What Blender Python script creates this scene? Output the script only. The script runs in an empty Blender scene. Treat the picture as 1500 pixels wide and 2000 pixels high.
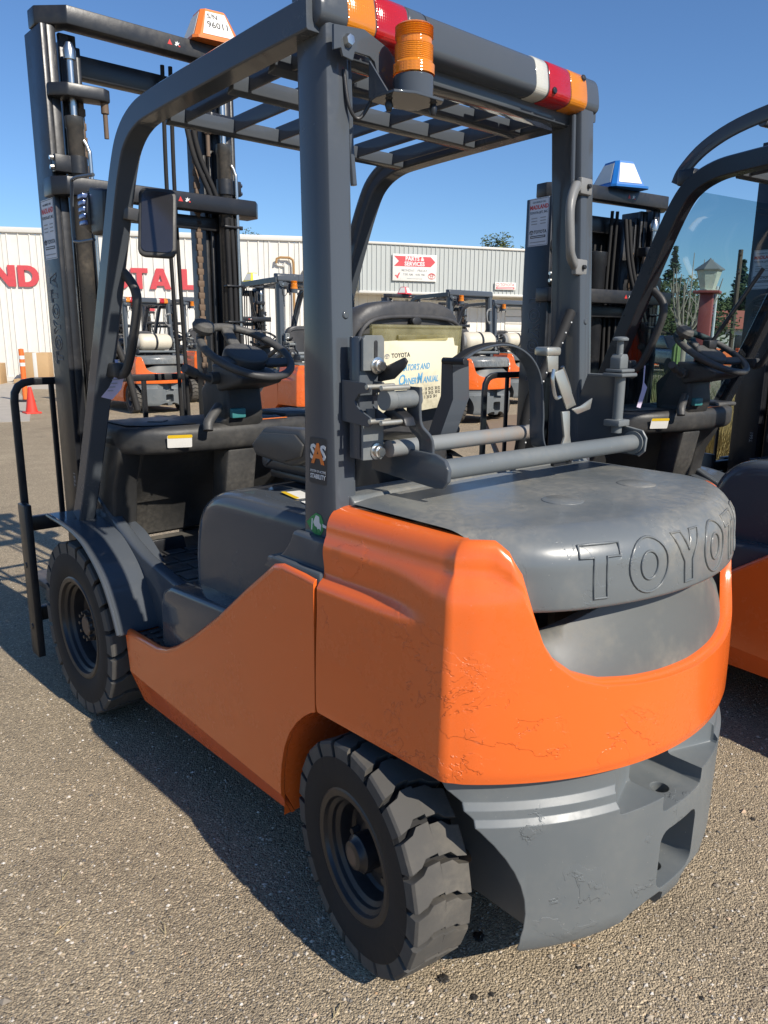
import bpy, bmesh, math, random
from mathutils import Vector, Matrix
random.seed(7)
R = math.radians
scene = bpy.context.scene
COL = scene.collection

# ------------------------------------------------------------------ camera
cam_d = bpy.data.cameras.new('camera')
cam = bpy.data.objects.new('camera', cam_d); COL.objects.link(cam)
cam_d.sensor_fit = 'VERTICAL'; cam_d.sensor_height = 36.0; cam_d.lens = 36.0 * 1493.94 / 2000.0
cam_d.clip_start = 0.05; cam_d.clip_end = 2000
_r = Vector((0.747164, -0.664592, 0.007914)); _u = Vector((0.145205, 0.174842, 0.973830)); _f = Vector((0.648584, 0.726462, -0.227138))
cam.matrix_world = Matrix(((_r.x, _u.x, -_f.x, -1.5115), (_r.y, _u.y, -_f.y, -1.1563), (_r.z, _u.z, -_f.z, 1.41145), (0, 0, 0, 1)))
scene.camera = cam

# ------------------------------------------------------------------ light
SUN_EL = R(38.0); SUN_AZ = Vector((0.067, -0.998))          # direction towards the sun on the ground plan
world = bpy.data.worlds.new('World'); scene.world = world; world.use_nodes = True
wn = world.node_tree.nodes; wl = world.node_tree.links
sky = wn.new('ShaderNodeTexSky'); sky.sky_type = 'NISHITA'; sky.sun_disc = False
sky.sun_elevation = SUN_EL; sky.sun_rotation = R(176.0); sky.air_density = 1.0; sky.dust_density = 0.0; sky.ozone_density = 9.0
wn['Background'].inputs[1].default_value = 0.112
wl.new(sky.outputs[0], wn['Background'].inputs[0])
sun_d = bpy.data.lights.new('sun', 'SUN'); sun_d.energy = 5.0; sun_d.angle = R(0.53); sun_d.color = (1.0, 0.93, 0.82)
sun = bpy.data.objects.new('sun', sun_d); COL.objects.link(sun)
_s = Vector((SUN_AZ.x * math.cos(SUN_EL), SUN_AZ.y * math.cos(SUN_EL), math.sin(SUN_EL)))
sun.rotation_euler = _s.to_track_quat('Z', 'Y').to_euler(); sun.location = _s * 30
scene.view_settings.view_transform = 'Standard'; scene.view_settings.look = 'None'
scene.view_settings.exposure = 0.24; scene.view_settings.gamma = 1.0; scene.view_settings.use_curve_mapping = False

# ------------------------------------------------------------------ materials
def nodes(name):
    m = bpy.data.materials.new(name); m.use_nodes = True
    return m, m.node_tree.nodes, m.node_tree.links, m.node_tree.nodes['Principled BSDF']
def noise(n, l, scale, detail=4.0, rough=.55, dist=0.0, coord='Object', loc=None):
    tc = n.new('ShaderNodeTexCoord'); t = n.new('ShaderNodeTexNoise')
    t.inputs['Scale'].default_value = scale; t.inputs['Detail'].default_value = detail
    t.inputs['Roughness'].default_value = rough; t.inputs['Distortion'].default_value = dist
    l.new(tc.outputs[coord], t.inputs['Vector']); return t
def ramp(n, l, src, stops):
    r = n.new('ShaderNodeValToRGB'); e = r.color_ramp.elements
    while len(e) > len(stops): e.remove(e[-1])
    while len(e) < len(stops): e.new(0.5)
    for el, (p, c) in zip(e, stops):
        el.position = p; el.color = c if len(c) == 4 else (*c, 1)
    l.new(src, r.inputs[0]); return r
def mixc(n, l, fac, a, b):
    m = n.new('ShaderNodeMix'); m.data_type = 'RGBA'
    for s, v in ((0, fac), (6, a), (7, b)):
        if hasattr(v, 'links') or hasattr(v, 'is_linked'): l.new(v, m.inputs[s])
        else: m.inputs[s].default_value = v if s == 0 else ((*v, 1) if len(v) == 3 else v)
    return m.outputs[2]
def math_n(n, l, op, a, b=None):
    m = n.new('ShaderNodeMath'); m.operation = op
    for i, v in enumerate((a, b)):
        if v is None: continue
        if hasattr(v, 'is_linked'): l.new(v, m.inputs[i])
        else: m.inputs[i].default_value = v
    return m.outputs[0]
def W(v): return (v, v, v, 1)

def paint(name, col, rough=.35, dirt=(.30, .25, .18), dirt_amt=.25, bump=.15, chips=0.0, coat=.0, bevel=.003, metal=0.0, spec=.5, spots=None):
    m, n, l, b = nodes(name)
    nz = noise(n, l, 3.2, 6, .6); fine = noise(n, l, 60, 3, .6)
    d = ramp(n, l, nz.outputs[0], [(.45, W(0)), (.75, W(1))])
    d2 = ramp(n, l, fine.outputs[0], [(.35, W(.4)), (.65, W(1))])
    f = math_n(n, l, 'MULTIPLY', math_n(n, l, 'MULTIPLY', d.outputs[0], d2.outputs[0]), dirt_amt)
    c = mixc(n, l, f, col, dirt)
    if chips:
        sp = noise(n, l, 210, 2, .5); spr = ramp(n, l, sp.outputs[0], [(.765, W(0)), (.775, W(1))])
        c = mixc(n, l, math_n(n, l, 'MULTIPLY', spr.outputs[0], .55), c, (.62, .58, .5))
    l.new(c, b.inputs['Base Color'])
    rr = n.new('ShaderNodeMapRange'); rr.inputs[3].default_value = rough - .05; rr.inputs[4].default_value = min(1, rough + .3)
    l.new(f, rr.inputs[0]); rr.inputs[2].default_value = max(dirt_amt, .01)
    l.new(rr.outputs[0], b.inputs['Roughness'])
    b.inputs['Metallic'].default_value = metal; b.inputs['Specular IOR Level'].default_value = spec
    b.inputs['Coat Weight'].default_value = coat; b.inputs['Coat Roughness'].default_value = .12
    h = noise(n, l, 38, 4, .5)
    bp = n.new('ShaderNodeBump'); bp.inputs['Strength'].default_value = bump; bp.inputs['Distance'].default_value = .002
    l.new(h.outputs[0], bp.inputs['Height'])
    last = bp
    if chips:
        e = noise(n, l, 7.5, 6, .6, .5); er = ramp(n, l, e.outputs[0], [(.545, W(0)), (.550, W(1))])
        e2 = noise(n, l, 15, 5, .55, .4); er2 = ramp(n, l, e2.outputs[0], [(.62, W(0)), (.626, W(1))])
        s = math_n(n, l, 'ADD', er.outputs[0], er2.outputs[0])
        if spots:
            mk = None
            for c, r in spots:
                tc = n.new('ShaderNodeTexCoord'); vd = n.new('ShaderNodeVectorMath'); vd.operation = 'DISTANCE'; l.new(tc.outputs['Object'], vd.inputs[0]); vd.inputs[1].default_value = c
                mr = n.new('ShaderNodeMapRange'); l.new(vd.outputs['Value'], mr.inputs[0]); mr.inputs[1].default_value = r; mr.inputs[2].default_value = r * .55; mr.inputs[3].default_value = 0; mr.inputs[4].default_value = 1
                mk = mr.outputs[0] if mk is None else math_n(n, l, 'MAXIMUM', mk, mr.outputs[0])
            s = math_n(n, l, 'MULTIPLY', s, mk)
        b2 = n.new('ShaderNodeBump'); b2.inputs['Strength'].default_value = chips; b2.inputs['Distance'].default_value = .0016
        l.new(s, b2.inputs['Height']); l.new(bp.outputs[0], b2.inputs['Normal']); last = b2
    if bevel:
        bv = n.new('ShaderNodeBevel'); bv.samples = 4; bv.inputs['Radius'].default_value = bevel
        l.new(bv.outputs[0], bp.inputs['Normal'])
    l.new(last.outputs[0], b.inputs['Normal'])
    return m
def plain(name, col, rough=.5, metal=0.0, spec=.5, bump=0, bscale=80, emit=None):
    m, n, l, b = nodes(name)
    nz = noise(n, l, 9, 4)
    c = mixc(n, l, ramp(n, l, nz.outputs[0], [(.3, W(0)), (.8, W(.35))]).outputs[0], col, tuple(x * .6 for x in col))
    l.new(c, b.inputs['Base Color']); b.inputs['Roughness'].default_value = rough
    b.inputs['Metallic'].default_value = metal; b.inputs['Specular IOR Level'].default_value = spec
    if bump:
        h = noise(n, l, bscale, 3); bp = n.new('ShaderNodeBump'); bp.inputs['Strength'].default_value = bump; bp.inputs['Distance'].default_value = .002
        l.new(h.outputs[0], bp.inputs['Height']); l.new(bp.outputs[0], b.inputs['Normal'])
    return m
def lens(name, col):
    m, n, l, b = nodes(name)
    b.inputs['Base Color'].default_value = (*col, 1); b.inputs['Roughness'].default_value = .12
    b.inputs['Transmission Weight'].default_value = .35; b.inputs['IOR'].default_value = 1.49; b.inputs['Coat Weight'].default_value = .6
    tc = n.new('ShaderNodeTexCoord'); ck = n.new('ShaderNodeTexVoronoi'); ck.inputs['Scale'].default_value = 170; ck.distance = 'CHEBYCHEV'
    ck.inputs['Randomness'].default_value = 0.0
    l.new(tc.outputs['Object'], ck.inputs['Vector'])
    bp = n.new('ShaderNodeBump'); bp.inputs['Strength'].default_value = .6; bp.inputs['Distance'].default_value = .002
    l.new(ck.outputs['Distance'], bp.inputs['Height']); l.new(bp.outputs[0], b.inputs['Normal'])
    return m
def glass(name, col, gloss=.1):
    m, n, l, b = nodes(name)
    tr = n.new('ShaderNodeBsdfTransparent'); tr.inputs[0].default_value = (*col, 1)
    gl = n.new('ShaderNodeBsdfGlossy'); gl.inputs['Roughness'].default_value = .03
    lw = n.new('ShaderNodeLayerWeight'); lw.inputs[0].default_value = .5
    f = math_n(n, l, 'ADD', math_n(n, l, 'MULTIPLY', math_n(n, l, 'POWER', lw.outputs['Facing'], 4.0), .6), .03 + gloss * .2)
    mx = n.new('ShaderNodeMixShader'); l.new(f, mx.inputs[0]); l.new(tr.outputs[0], mx.inputs[1]); l.new(gl.outputs[0], mx.inputs[2])
    l.new(mx.outputs[0], n['Material Output'].inputs[0]); return m

ORANGE = paint('orange_paint', (.80, .142, .022), .24, (.34, .16, .07), .14, .06, chips=1.0, coat=.3, spots=[((-.535, -.15, .70), .20), ((-.45, -.33, .62), .14), ((-.20, -.43, .60), .10), ((.05, -.47, .60), .09), ((.26, -.44, .61), .10), ((-.53, .09, .80), .07), ((-.50, .06, .95), .07)])
GRAY = paint('gray_paint', (.128, .143, .150), .44, (.34, .31, .25), .25, .10, chips=.8, coat=.0, spots=[((-.30, -.40, .26), .10), ((-.12, -.46, .28), .10), ((-.42, -.34, .47), .06), ((-.2, -.44, .20), .09), ((.0, -.47, .38), .06)])
GUARD = paint('guard_gray_darkened', (.072, .082, .095), .13, (.25, .24, .2), .05, .02, spec=.28)  # casting gray made darker overall, shade on the guard put into the colour
HOODG = paint('hood_gray_paint', (.135, .148, .153), .36, (.36, .32, .25), .72, .10, chips=.3, coat=.15)
TRAYG = paint('dusty_gray_paint', (.105, .110, .106), .55, (.28, .25, .19), .9, .2, bevel=.003)
MAST = paint('mast_paint', (.014, .015, .018), .38, (.22, .19, .15), .18, .25)
BLACKM = paint('black_metal', (.014, .015, .018), .4, (.2, .17, .13), .12, .12)
PLAST = paint('black_plastic', (.030, .030, .030), .52, (.20, .18, .15), .35, .5, bevel=.006)
PLASTG = paint('dark_gray_plastic', (.055, .055, .055), .5, (.25, .23, .19), .35, .45, bevel=.005)
RUBBER = paint('tyre_rubber', (.007, .007, .008), .82, (.22, .19, .15), .12, .4, bevel=.0025)
TREAD = paint('tyre_tread_rubber', (.070, .066, .060), .88, (.30, .26, .20), .45, .5, bevel=.0025)
FLOORM = paint('dusty_floor_mat', (.075, .073, .068), .7, (.32, .28, .22), .6, .4, bevel=.003)
VINYL = paint('seat_vinyl', (.045, .045, .048), .42, (.16, .15, .14), .3, .5, bevel=.01)
CHROME = plain('bright_steel', (.62, .60, .56), .28, 1.0, bump=.05)
ZINC = paint('zinc_plate', (.50, .49, .44), .38, (.35, .27, .12), .35, .15, metal=.75)
RUST = paint('rusty_gray_pipe', (.20, .21, .21), .5, (.34, .17, .06), .85, .25)
STEELD = plain('dark_steel', (.10, .095, .09), .45, .7, bump=.2)
CYL = paint('greasy_cylinder', (.045, .045, .045), .32, (.30, .24, .17), .5, .2, metal=.3)
BROWN = plain('brown_dirt_metal', (.16, .11, .075), .75, .2, bump=.3)
AMBER = lens('amber_lens', (.95, .30, .012)); REDL = lens('red_lens', (.62, .012, .015)); CLEARL = lens('clear_lens', (.82, .80, .70))
WHITEP = plain('white_print', (.72, .72, .70), .5)
PAPER = plain('white_paper', (.78, .76, .70), .7)
REDP = plain('red_print', (.62, .035, .03), .5)
REDLET = plain('red_letter', (.60, .07, .08), .6)
BLACKP = plain('black_print', (.02, .02, .025), .5)
BLUEP = plain('blue_print', (.10, .32, .52), .6)
YELP = plain('yellow_print', (.80, .52, .02), .5)
GREENP = plain('green_print', (.02, .26, .07), .5)
ORANGP = plain('orange_print', (.80, .20, .02), .5)
GRAYP = plain('gray_print', (.30, .30, .30), .6)
OUTL = plain('raised_outline', (.16, .165, .18), .5)
STICK = plain('sticker_white', (.66, .67, .70), .5)
TEAL = plain('teal_switch', (.05, .22, .22), .45)
LILAC = plain('lilac_tag_paper', (.60, .52, .66), .8)
BARREL = plain('mirror_face', (.10, .10, .11), .18, .8)
AMBERC = glass('amber_clear', (.95, .45, .05), .15)
STEELG = paint("cast_gray", (.20, .20, .195), .42, (.28, .26, .22), .25, .2)
BLUEGL = plain("blue_lamp_fin", (.16, .22, .42), .2, .4)
TANK = paint("cream_tank_paint", (.62, .56, .44), .5, (.30, .25, .18), .4, .1)
def cloudy(name, col, tint, f):
    m, n, l, b = nodes(name); b.inputs['Base Color'].default_value = (*col, 1); b.inputs['Roughness'].default_value = .3
    tr = n.new('ShaderNodeBsdfTransparent'); tr.inputs[0].default_value = (*tint, 1); mx = n.new('ShaderNodeMixShader')
    nz = noise(n, l, 14, 5); r = ramp(n, l, nz.outputs[0], [(.3, W(f - .12)), (.7, W(f + .15))]); l.new(r.outputs[0], mx.inputs[0])
    l.new(tr.outputs[0], mx.inputs[1]); l.new(b.outputs[0], mx.inputs[2]); l.new(mx.outputs[0], n['Material Output'].inputs[0]); return m
POCKET = cloudy('yellowed_clear_plastic', (.46, .43, .27), (.86, .83, .64), .30)

# ------------------------------------------------------------------ mesh helpers
class MB:
    """collects shapes, then links them as ONE mesh object"""
    def __init__(s): s.v = []; s.f = []; s.mi = []
    def add(s, vs, fs, mi=0):
        o = len(s.v); s.v += [tuple(v) for v in vs]; s.f += [tuple(i + o for i in f) for f in fs]; s.mi += [mi] * len(fs); return s
    def bm(s, b, mi=0):
        b.verts.index_update(); s.add([v.co[:] for v in b.verts], [[v.index for v in f.verts] for f in b.faces], mi); b.free(); return s
    def box(s, lo, hi, bev=.004, mat=None, mi=0):
        b = bmesh.new(); bmesh.ops.create_cube(b, size=1)
        for v in b.verts: v.co = Vector([(lo[i] + hi[i]) / 2 + v.co[i] * (hi[i] - lo[i]) for i in range(3)])
        bev = min(bev, min(abs(hi[i] - lo[i]) for i in range(3)) * .45)
        if bev > 0: bmesh.ops.bevel(b, geom=b.edges[:], offset=bev, segments=2, affect='EDGES', profile=.5)
        if mat: bmesh.ops.transform(b, matrix=mat, verts=b.verts[:])
        return s.bm(b, mi)
    def prism(s, pts, axis, a, c, bev=.0, seg=2, mi=0, mat=None):
        def P(p, h): return {'x': (h, p[0], p[1]), 'y': (p[0], h, p[1]), 'z': (p[0], p[1], h)}[axis]
        b = bmesh.new(); lo = [b.verts.new(P(p, a)) for p in pts]; hi = [b.verts.new(P(p, c)) for p in pts]; N = len(pts)
        b.faces.new(lo[::-1]); b.faces.new(hi)
        for i in range(N): b.faces.new((lo[i], lo[(i + 1) % N], hi[(i + 1) % N], hi[i]))
        bmesh.ops.recalc_face_normals(b, faces=b.faces[:])
        if bev: bmesh.ops.bevel(b, geom=[e for e in b.edges if e.calc_face_angle(0) > .35], offset=bev, segments=seg, affect='EDGES', profile=.5)
        if mat: bmesh.ops.transform(b, matrix=mat, verts=b.verts[:])
        return s.bm(b, mi)
    def sweep(s, path, prof, closed=False, up=(0, 0, 1), caps=True, mi=0, scale=None):
        P = [Vector(p) for p in path]; n = len(P); rings = []; prev = None
        for i in range(n):
            a = P[(i - 1) % n] if (closed or i) else P[0]; c = P[(i + 1) % n] if (closed or i < n - 1) else P[-1]
            t = (c - a).normalized()
            if prev is None:
                u = Vector(up); u = u - t * u.dot(t)
                if u.length < 1e-4: u = Vector((1, 0, 0)) - t * t.x
                u.normalize()
            else:
                u = prev - t * prev.dot(t); u.normalize()
            prev = u; w = t.cross(u); k = scale[i] if scale else 1
            rings.append([P[i] + w * q[0] * k + u * q[1] * k for q in prof])
        m = len(prof); vs = [v for r in rings for v in r]; fs = []
        for i in range(n if closed else n - 1):
            j = (i + 1) % n
            for k in range(m): fs.append((i * m + k, i * m + (k + 1) % m, j * m + (k + 1) % m, j * m + k))
        if caps and not closed: fs += [tuple(range(m))[::-1], tuple((n - 1) * m + k for k in range(m))]
        return s.add(vs, fs, mi)
    def tube(s, path, r, seg=10, smooth=0, closed=False, mi=0, up=(0, 0, 1), scale=None):
        if smooth: path = spline(path, smooth, closed)
        return s.sweep(path, [(r * math.cos(2 * math.pi * k / seg), r * math.sin(2 * math.pi * k / seg)) for k in range(seg)], closed, up, True, mi, scale)
    def cyl(s, a, c, r, seg=20, mi=0, r2=None):
        a = Vector(a); c = Vector(c); d = (c - a); L = d.length
        return s.lathe([(0, 0), (r, 0), (r if r2 is None else r2, L), (0, L)], a, d, seg, mi)
    def lathe(s, prof, o=(0, 0, 0), axis=(0, 0, 1), seg=32, mi=0):
        z = Vector(axis).normalized(); x = z.orthogonal().normalized(); y = z.cross(x); o = Vector(o); n = len(prof); vs = []
        for k in range(seg):
            t = 2 * math.pi * k / seg; d = x * math.cos(t) + y * math.sin(t)
            vs += [o + d * r + z * h for r, h in prof]
        fs = []
        for k in range(seg):
            j = (k + 1) % seg
            for i in range(n - 1):
                q = []
                for w in (k * n + i, j * n + i, j * n + i + 1, k * n + i + 1):
                    if not any((Vector(vs[w]) - Vector(vs[e])).length < 1e-7 for e in q): q.append(w)
                if len(q) > 2: fs.append(tuple(q))
        return s.add(vs, fs, mi)
    def grid(s, rows, mi=0, flip=False):
        n = len(rows); m = len(rows[0]); vs = [v for r in rows for v in r]; fs = []
        for i in range(n - 1):
            for j in range(m - 1):
                f = (i * m + j, i * m + j + 1, (i + 1) * m + j + 1, (i + 1) * m + j); fs.append(f[::-1] if flip else f)
        return s.add(vs, fs, mi)
    def xf(s, M): s.v = [tuple(M @ Vector(v)) for v in s.v]; return s
    def build(s, name, mat, parent=None, ang=38, weld=True, recalc=True):
        me = bpy.data.meshes.new(name); b = bmesh.new(); vs = [b.verts.new(v) for v in s.v]
        mats = mat if isinstance(mat, (list, tuple)) else [mat]
        for f, mi in zip(s.f, s.mi):
            try: q = b.faces.new([vs[i] for i in f]); q.material_index = mi
            except ValueError: pass
        if weld: bmesh.ops.remove_doubles(b, verts=b.verts[:], dist=1e-5)
        if recalc: bmesh.ops.recalc_face_normals(b, faces=b.faces[:])
        for f in b.faces: f.smooth = True
        for e in b.edges: e.smooth = e.calc_face_angle(3.2) < R(ang)
        b.to_mesh(me); b.free()
        for q in mats: me.materials.append(q)
        o = bpy.data.objects.new(name, me); COL.objects.link(o)
        if parent: o.parent = parent
        return o
def spline(pts, n=6, closed=False):
    P = [Vector(p) for p in pts]; N = len(P); out = []
    for i in range(N if closed else N - 1):
        p1, p2 = P[i], P[(i + 1) % N]; p0 = P[i - 1] if (closed or i) else p1 * 2 - p2; p3 = P[(i + 2) % N] if (closed or i + 2 < N) else p2 * 2 - p1
        for k in range(n):
            t = k / n
            out.append(.5 * ((2 * p1) + (p2 - p0) * t + (2 * p0 - 5 * p1 + 4 * p2 - p3) * t * t + (3 * p1 - p0 - 3 * p2 + p3) * t ** 3))
    if not closed: out.append(P[-1])
    return out
def rrect(w, h, r=.01, seg=3):
    out = []
    for cx, cy, a in ((w / 2 - r, h / 2 - r, 0), (-w / 2 + r, h / 2 - r, 90), (-w / 2 + r, -h / 2 + r, 180), (w / 2 - r, -h / 2 + r, 270)):
        for k in range(seg + 1):
            t = R(a + 90 * k / seg); out.append((cx + r * math.cos(t), cy + r * math.sin(t)))
    return out
def tag(o, label, cat, group=None):
    o['label'] = label; o['category'] = cat
    if group: o['group'] = group
    return o
def empty(name, loc=(0, 0, 0), rz=0, label=None, cat=None, group=None):
    o = bpy.data.objects.new(name, None); COL.objects.link(o); o.location = loc; o.rotation_euler = (0, 0, rz); o.empty_display_size = .1
    if label: tag(o, label, cat, group)
    return o
def struct(o): o['kind'] = 'structure'; return o
def frame(o, x, up, loc):
    """places a flat object drawn in its own XY plane: x = reading direction, up = top of the letters"""
    x = Vector(x).normalized(); z = x.cross(Vector(up)).normalized(); y = z.cross(x)
    o.matrix_basis = Matrix(((x.x, y.x, z.x, loc[0]), (x.y, y.y, z.y, loc[1]), (x.z, y.z, z.z, loc[2]), (0, 0, 0, 1))); return o
def text(name, s, size, mat, parent, x, up, loc, bold=0.0, ext=.0004, align='CENTER', shear=0, sx=1.0):
    c = bpy.data.curves.new(name, 'FONT'); c.body = s; c.size = size; c.offset = bold; c.extrude = ext; c.align_x = align; c.align_y = 'CENTER'; c.shear = shear; c.resolution_u = 2
    t = bpy.data.objects.new(name, c); me = bpy.data.meshes.new_from_object(t); bpy.data.objects.remove(t)
    if sx != 1.0:
        for v in me.vertices: v.co.x *= sx
    me.materials.clear(); me.materials.append(mat)
    o = bpy.data.objects.new(name, me); COL.objects.link(o); o.parent = parent
    return frame(o, x, up, loc)
def ell(cx, cy, rx, ry, n=28): return [(cx + rx * math.cos(2 * math.pi * k / n), cy + ry * math.sin(2 * math.pi * k / n)) for k in range(n)]
def dshape(x0, y0, x1, y1, n=10):
    r = (y1 - y0) / 2; xm = x1 - r * .85
    return [(x0, y0), (x0, y1), (xm, y1)] + [(xm + (x1 - xm) * math.sin(math.pi * k / n), (y0 + y1) / 2 + r * math.cos(math.pi * k / n)) for k in range(1, n)] + [(xm, y0)]
GLYPH = {
 'T': (.80, [[(0, 1), (.8, 1), (.8, .77), (.53, .77), (.53, 0), (.27, 0), (.27, .77), (0, .77)]]),
 'O': (.92, [ell(.46, .5, .46, .52), ell(.46, .5, .20, .27)]),
 'Y': (.86, [[(0, 1), (.28, 1), (.43, .64), (.58, 1), (.86, 1), (.56, .42), (.56, 0), (.30, 0), (.30, .42)]]),
 'A': (.90, [[(0, 0), (.30, 1), (.60, 1), (.90, 0), (.64, 0), (.59, .17), (.31, .17), (.26, 0)], [(.37, .37), (.53, .37), (.45, .70)]]),
 'N': (.84, [[(0, 0), (0, 1), (.27, 1), (.58, .46), (.58, 1), (.84, 1), (.84, 0), (.58, 0), (.26, .55), (.26, 0)]]),
 'D': (.84, [dshape(0, 0, .84, 1), dshape(.26, .22, .58, .78)]),
 'L': (.64, [[(0, 1), (.26, 1), (.26, .23), (.64, .23), (.64, 0), (0, 0)]]),
 'I': (.27, [[(0, 0), (0, 1), (.27, 1), (.27, 0)]]),
 'F': (.66, [[(0, 0), (0, 1), (.66, 1), (.66, .78), (.26, .78), (.26, .6), (.6, .6), (.6, .39), (.26, .39), (.26, 0)]]),
}
def glyph_mesh(ch, size, ext, mat, name='letter'):
    c = bpy.data.curves.new(name, 'CURVE'); c.dimensions = '2D'; c.fill_mode = 'BOTH'; c.extrude = ext
    for loop in GLYPH[ch][1]:
        sp = c.splines.new('POLY'); sp.points.add(len(loop) - 1); sp.use_cyclic_u = True
        for p, q in zip(sp.points, loop): p.co = (q[0] * size, q[1] * size, 0, 1)
    t = bpy.data.objects.new(name, c); me = bpy.data.meshes.new_from_object(t); bpy.data.objects.remove(t)
    me.materials.clear(); me.materials.append(mat); return me
def plate(name, w, h, mat, parent, x, up, loc, t=.0008, r=.004):
    m = MB(); m.prism(rrect(w, h, min(r, w * .4, h * .4)), 'z', 0, t)
    return frame(m.build(name, mat, parent), x, up, loc)
def copy_tree(o, parent=None, skip=()):
    c = o.copy(); COL.objects.link(c)
    if parent is not None: c.parent = parent
    for ch in list(o.children):
        if ch.name.split('.')[0] not in skip: copy_tree(ch, c, skip)
    return c
# ------------------------------------------------------------------ forklift: counterweight and bodywork
ARC_R, ARC_C = .737, .262
def arc_pt(x, inset=0):
    r = ARC_R - inset; return Vector((x, ARC_C - math.sqrt(r * r - x * x)))
def outline():
    """plan of the rear body, left front -> round the tail -> right front: (point, outward normal, kind)"""
    L = []
    for k in range(13): L.append((Vector((-.549 + .013 * k / 12, .152 - .372 * k / 12)), Vector((-1, 0)), 's'))
    c = Vector((-.497, -.222)); a1 = math.atan2(-.757, -.500)
    n0 = math.pi; n1 = 2 * math.pi + math.atan2(-.83, -.56)
    for k in range(1, 9):
        t = n0 + (n1 - n0) * k / 9; d = Vector((math.cos(t), math.sin(t))); L.append((c + d * .040, d, 'c'))
    xs = [-.508 + .508 * (1 - math.cos(math.pi / 2 * k / 26)) if False else -.508 + .508 * k / 26 for k in range(27)]
    for x in xs:
        p = arc_pt(x); L.append((p, (p - Vector((0, ARC_C))).normalized(), 'r'))
    full = L + [(Vector((-p.x, p.y)), Vector((-n.x, n.y)), k) for p, n, k in L[-2::-1]]
    return full
OUT = outline()
ZB = [(0, .728), (.122, .731), (.20, .736), (.278, .746), (.33, .765), (.37, .798), (.398, .847), (.414, .905), (.427, .94), (.448, .965), (.470, .974), (.51, .975)]
def interp(tab, x):
    for (a, fa), (b, fb) in zip(tab, tab[1:]):
        if x <= b:
            t = (x - a) / (b - a); return fa + (fb - fa) * t
    return tab[-1][1]
def sst(a, b, x):
    t = max(0, min(1, (x - a) / (b - a))); return t * t * (3 - 2 * t)
def build_counterweight(root):
    # orange shell wrapped round the tail
    Z0 = .556; cols = []
    for p, n, k in OUT:
        x = abs(p.x)
        top = .975 if k != 'r' else interp(ZB, x)
        side = 1.0 if k != 'r' else sst(.40, .475, x)          # 1 = shoulder that rolls on to the top, 0 = rim of the tail recess
        crease = 1.0 if k == 's' else 0.0
        if k == 's': crease = sst(-.222, -.03, p.y)
        if k == 'c' : crease = 0
        col = []
        for j in range(41):
            z = Z0 + (top - Z0) * j / 40
            ins = .004 * (1 - sst(Z0, Z0 + .02, z)) + .012 * sst(.60, 1.0, z)
            ins += crease * (.018 * sst(.858, .890, z) * (1 - sst(.895, .975, z)) - .002 * sst(.80, .855, z) * (1 - sst(.855, .88, z)))
            ins += (.030 if k != 'r' else .030 * side) * sst(.89, 1.0, z) ** 2
            q = p - n * ins; col.append((q.x, q.y, z))
        sg = -1 if p.x < 0 else 1
        c0 = Vector(col[-1])
        if k == 's': T = Vector((.452 * sg, .152 + (p.y - .152) * .955, 1.036))
        elif k == 'c':
            w = (p.y + .222) / -.05; T = Vector(((.452 + .012 * w) * sg, -.203 - .026 * w, 1.036))
        else: q = p - n * .060; T = Vector((q.x, q.y, 1.036))
        qr = p - n * .012
        for j in range(1, 9):
            t = j / 8; a = t * math.pi / 2
            P1 = Vector((c0.x, c0.y, 1.040)); B_ = c0 * (1 - t) ** 2 + P1 * 2 * t * (1 - t) + T * t * t
            dr = .012 * (1 - math.cos(a)) + .010 * t; hr = .012 * math.sin(a) - .004 * t
            q = qr - n * dr; Rr = Vector((q.x, q.y, top + hr))
            col.append(tuple(B_ * side + Rr * (1 - side)))
        cols.append(col)
    m = MB().grid(cols); o = m.build('counterweight_shell', ORANGE, root, 50)
    # solid casting below, cut for the wheel arches and the tow pin pockets
    lv = [(.146, .024), (.165, .010), (.20, .004), (.462, .000), (.474, .010), (.492, .012), (.504, .024), (.540, .026), (.5585, .022)]
    b = MB(); idx = [i for i, (p, n, k) in enumerate(OUT) if p.y < .10]
    ring = []
    for z, ins in lv: ring.append([(*(OUT[i][0] - OUT[i][1] * ins), z) for i in idx])
    N = len(idx); vs = [v for r in ring for v in r]; fs = []
    for a in range(len(lv) - 1):
        for k in range(N):
            j = (k + 1) % N; fs.append((a * N + k, a * N + j, (a + 1) * N + j, (a + 1) * N + k))
    fs += [tuple(range(N))[::-1], tuple((len(lv) - 1) * N + k for k in range(N))]
    b.add(vs, fs); cw = b.build('counterweight', GRAY, root, 35)
    def cut(mb):
        c = mb.build('cutter', GRAY); md = cw.modifiers.new('b', 'BOOLEAN'); md.object = c; md.operation = 'DIFFERENCE'; md.solver = 'EXACT'
        dg = bpy.context.evaluated_depsgraph_get(); me = bpy.data.meshes.new_from_object(cw.evaluated_get(dg)); old = cw.data
        cw.modifiers.clear(); cw.data = me; bpy.data.objects.remove(c)
    for s in (-1, 1): cut(MB().lathe([(0, 0), (.36, 0), (.352, .38), (0, .38)], (s * .70, 0, .255), (-s, 0, 0), 64))
    cut(MB().box((-.33, -.05, .0), (.33, .3, .40), 0))
    cut(MB().prism([(-.225, -.62), (-.215, -.425), (-.10, -.385), (.10, -.385), (.215, -.425), (.225, -.62)], 'z', .447, .70, .008))
    cut(MB().prism([(-.085, -.7), (-.085, -.33), (-.06, -.295), (.06, -.295), (.085, -.33), (.085, -.7)], 'z', .408, .72, .012))
    cut(MB().prism([(-.078, -.7), (-.078, -.36), (-.05, -.325), (.05, -.325), (.078, -.36), (.078, -.7)], 'z', .205, .355, .028, 4))
    cut(MB().lathe([(0, 0), (.021, 0), (.021, .5), (0, .5)], (0, -.415, .10), (0, 0, 1), 24))
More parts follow.
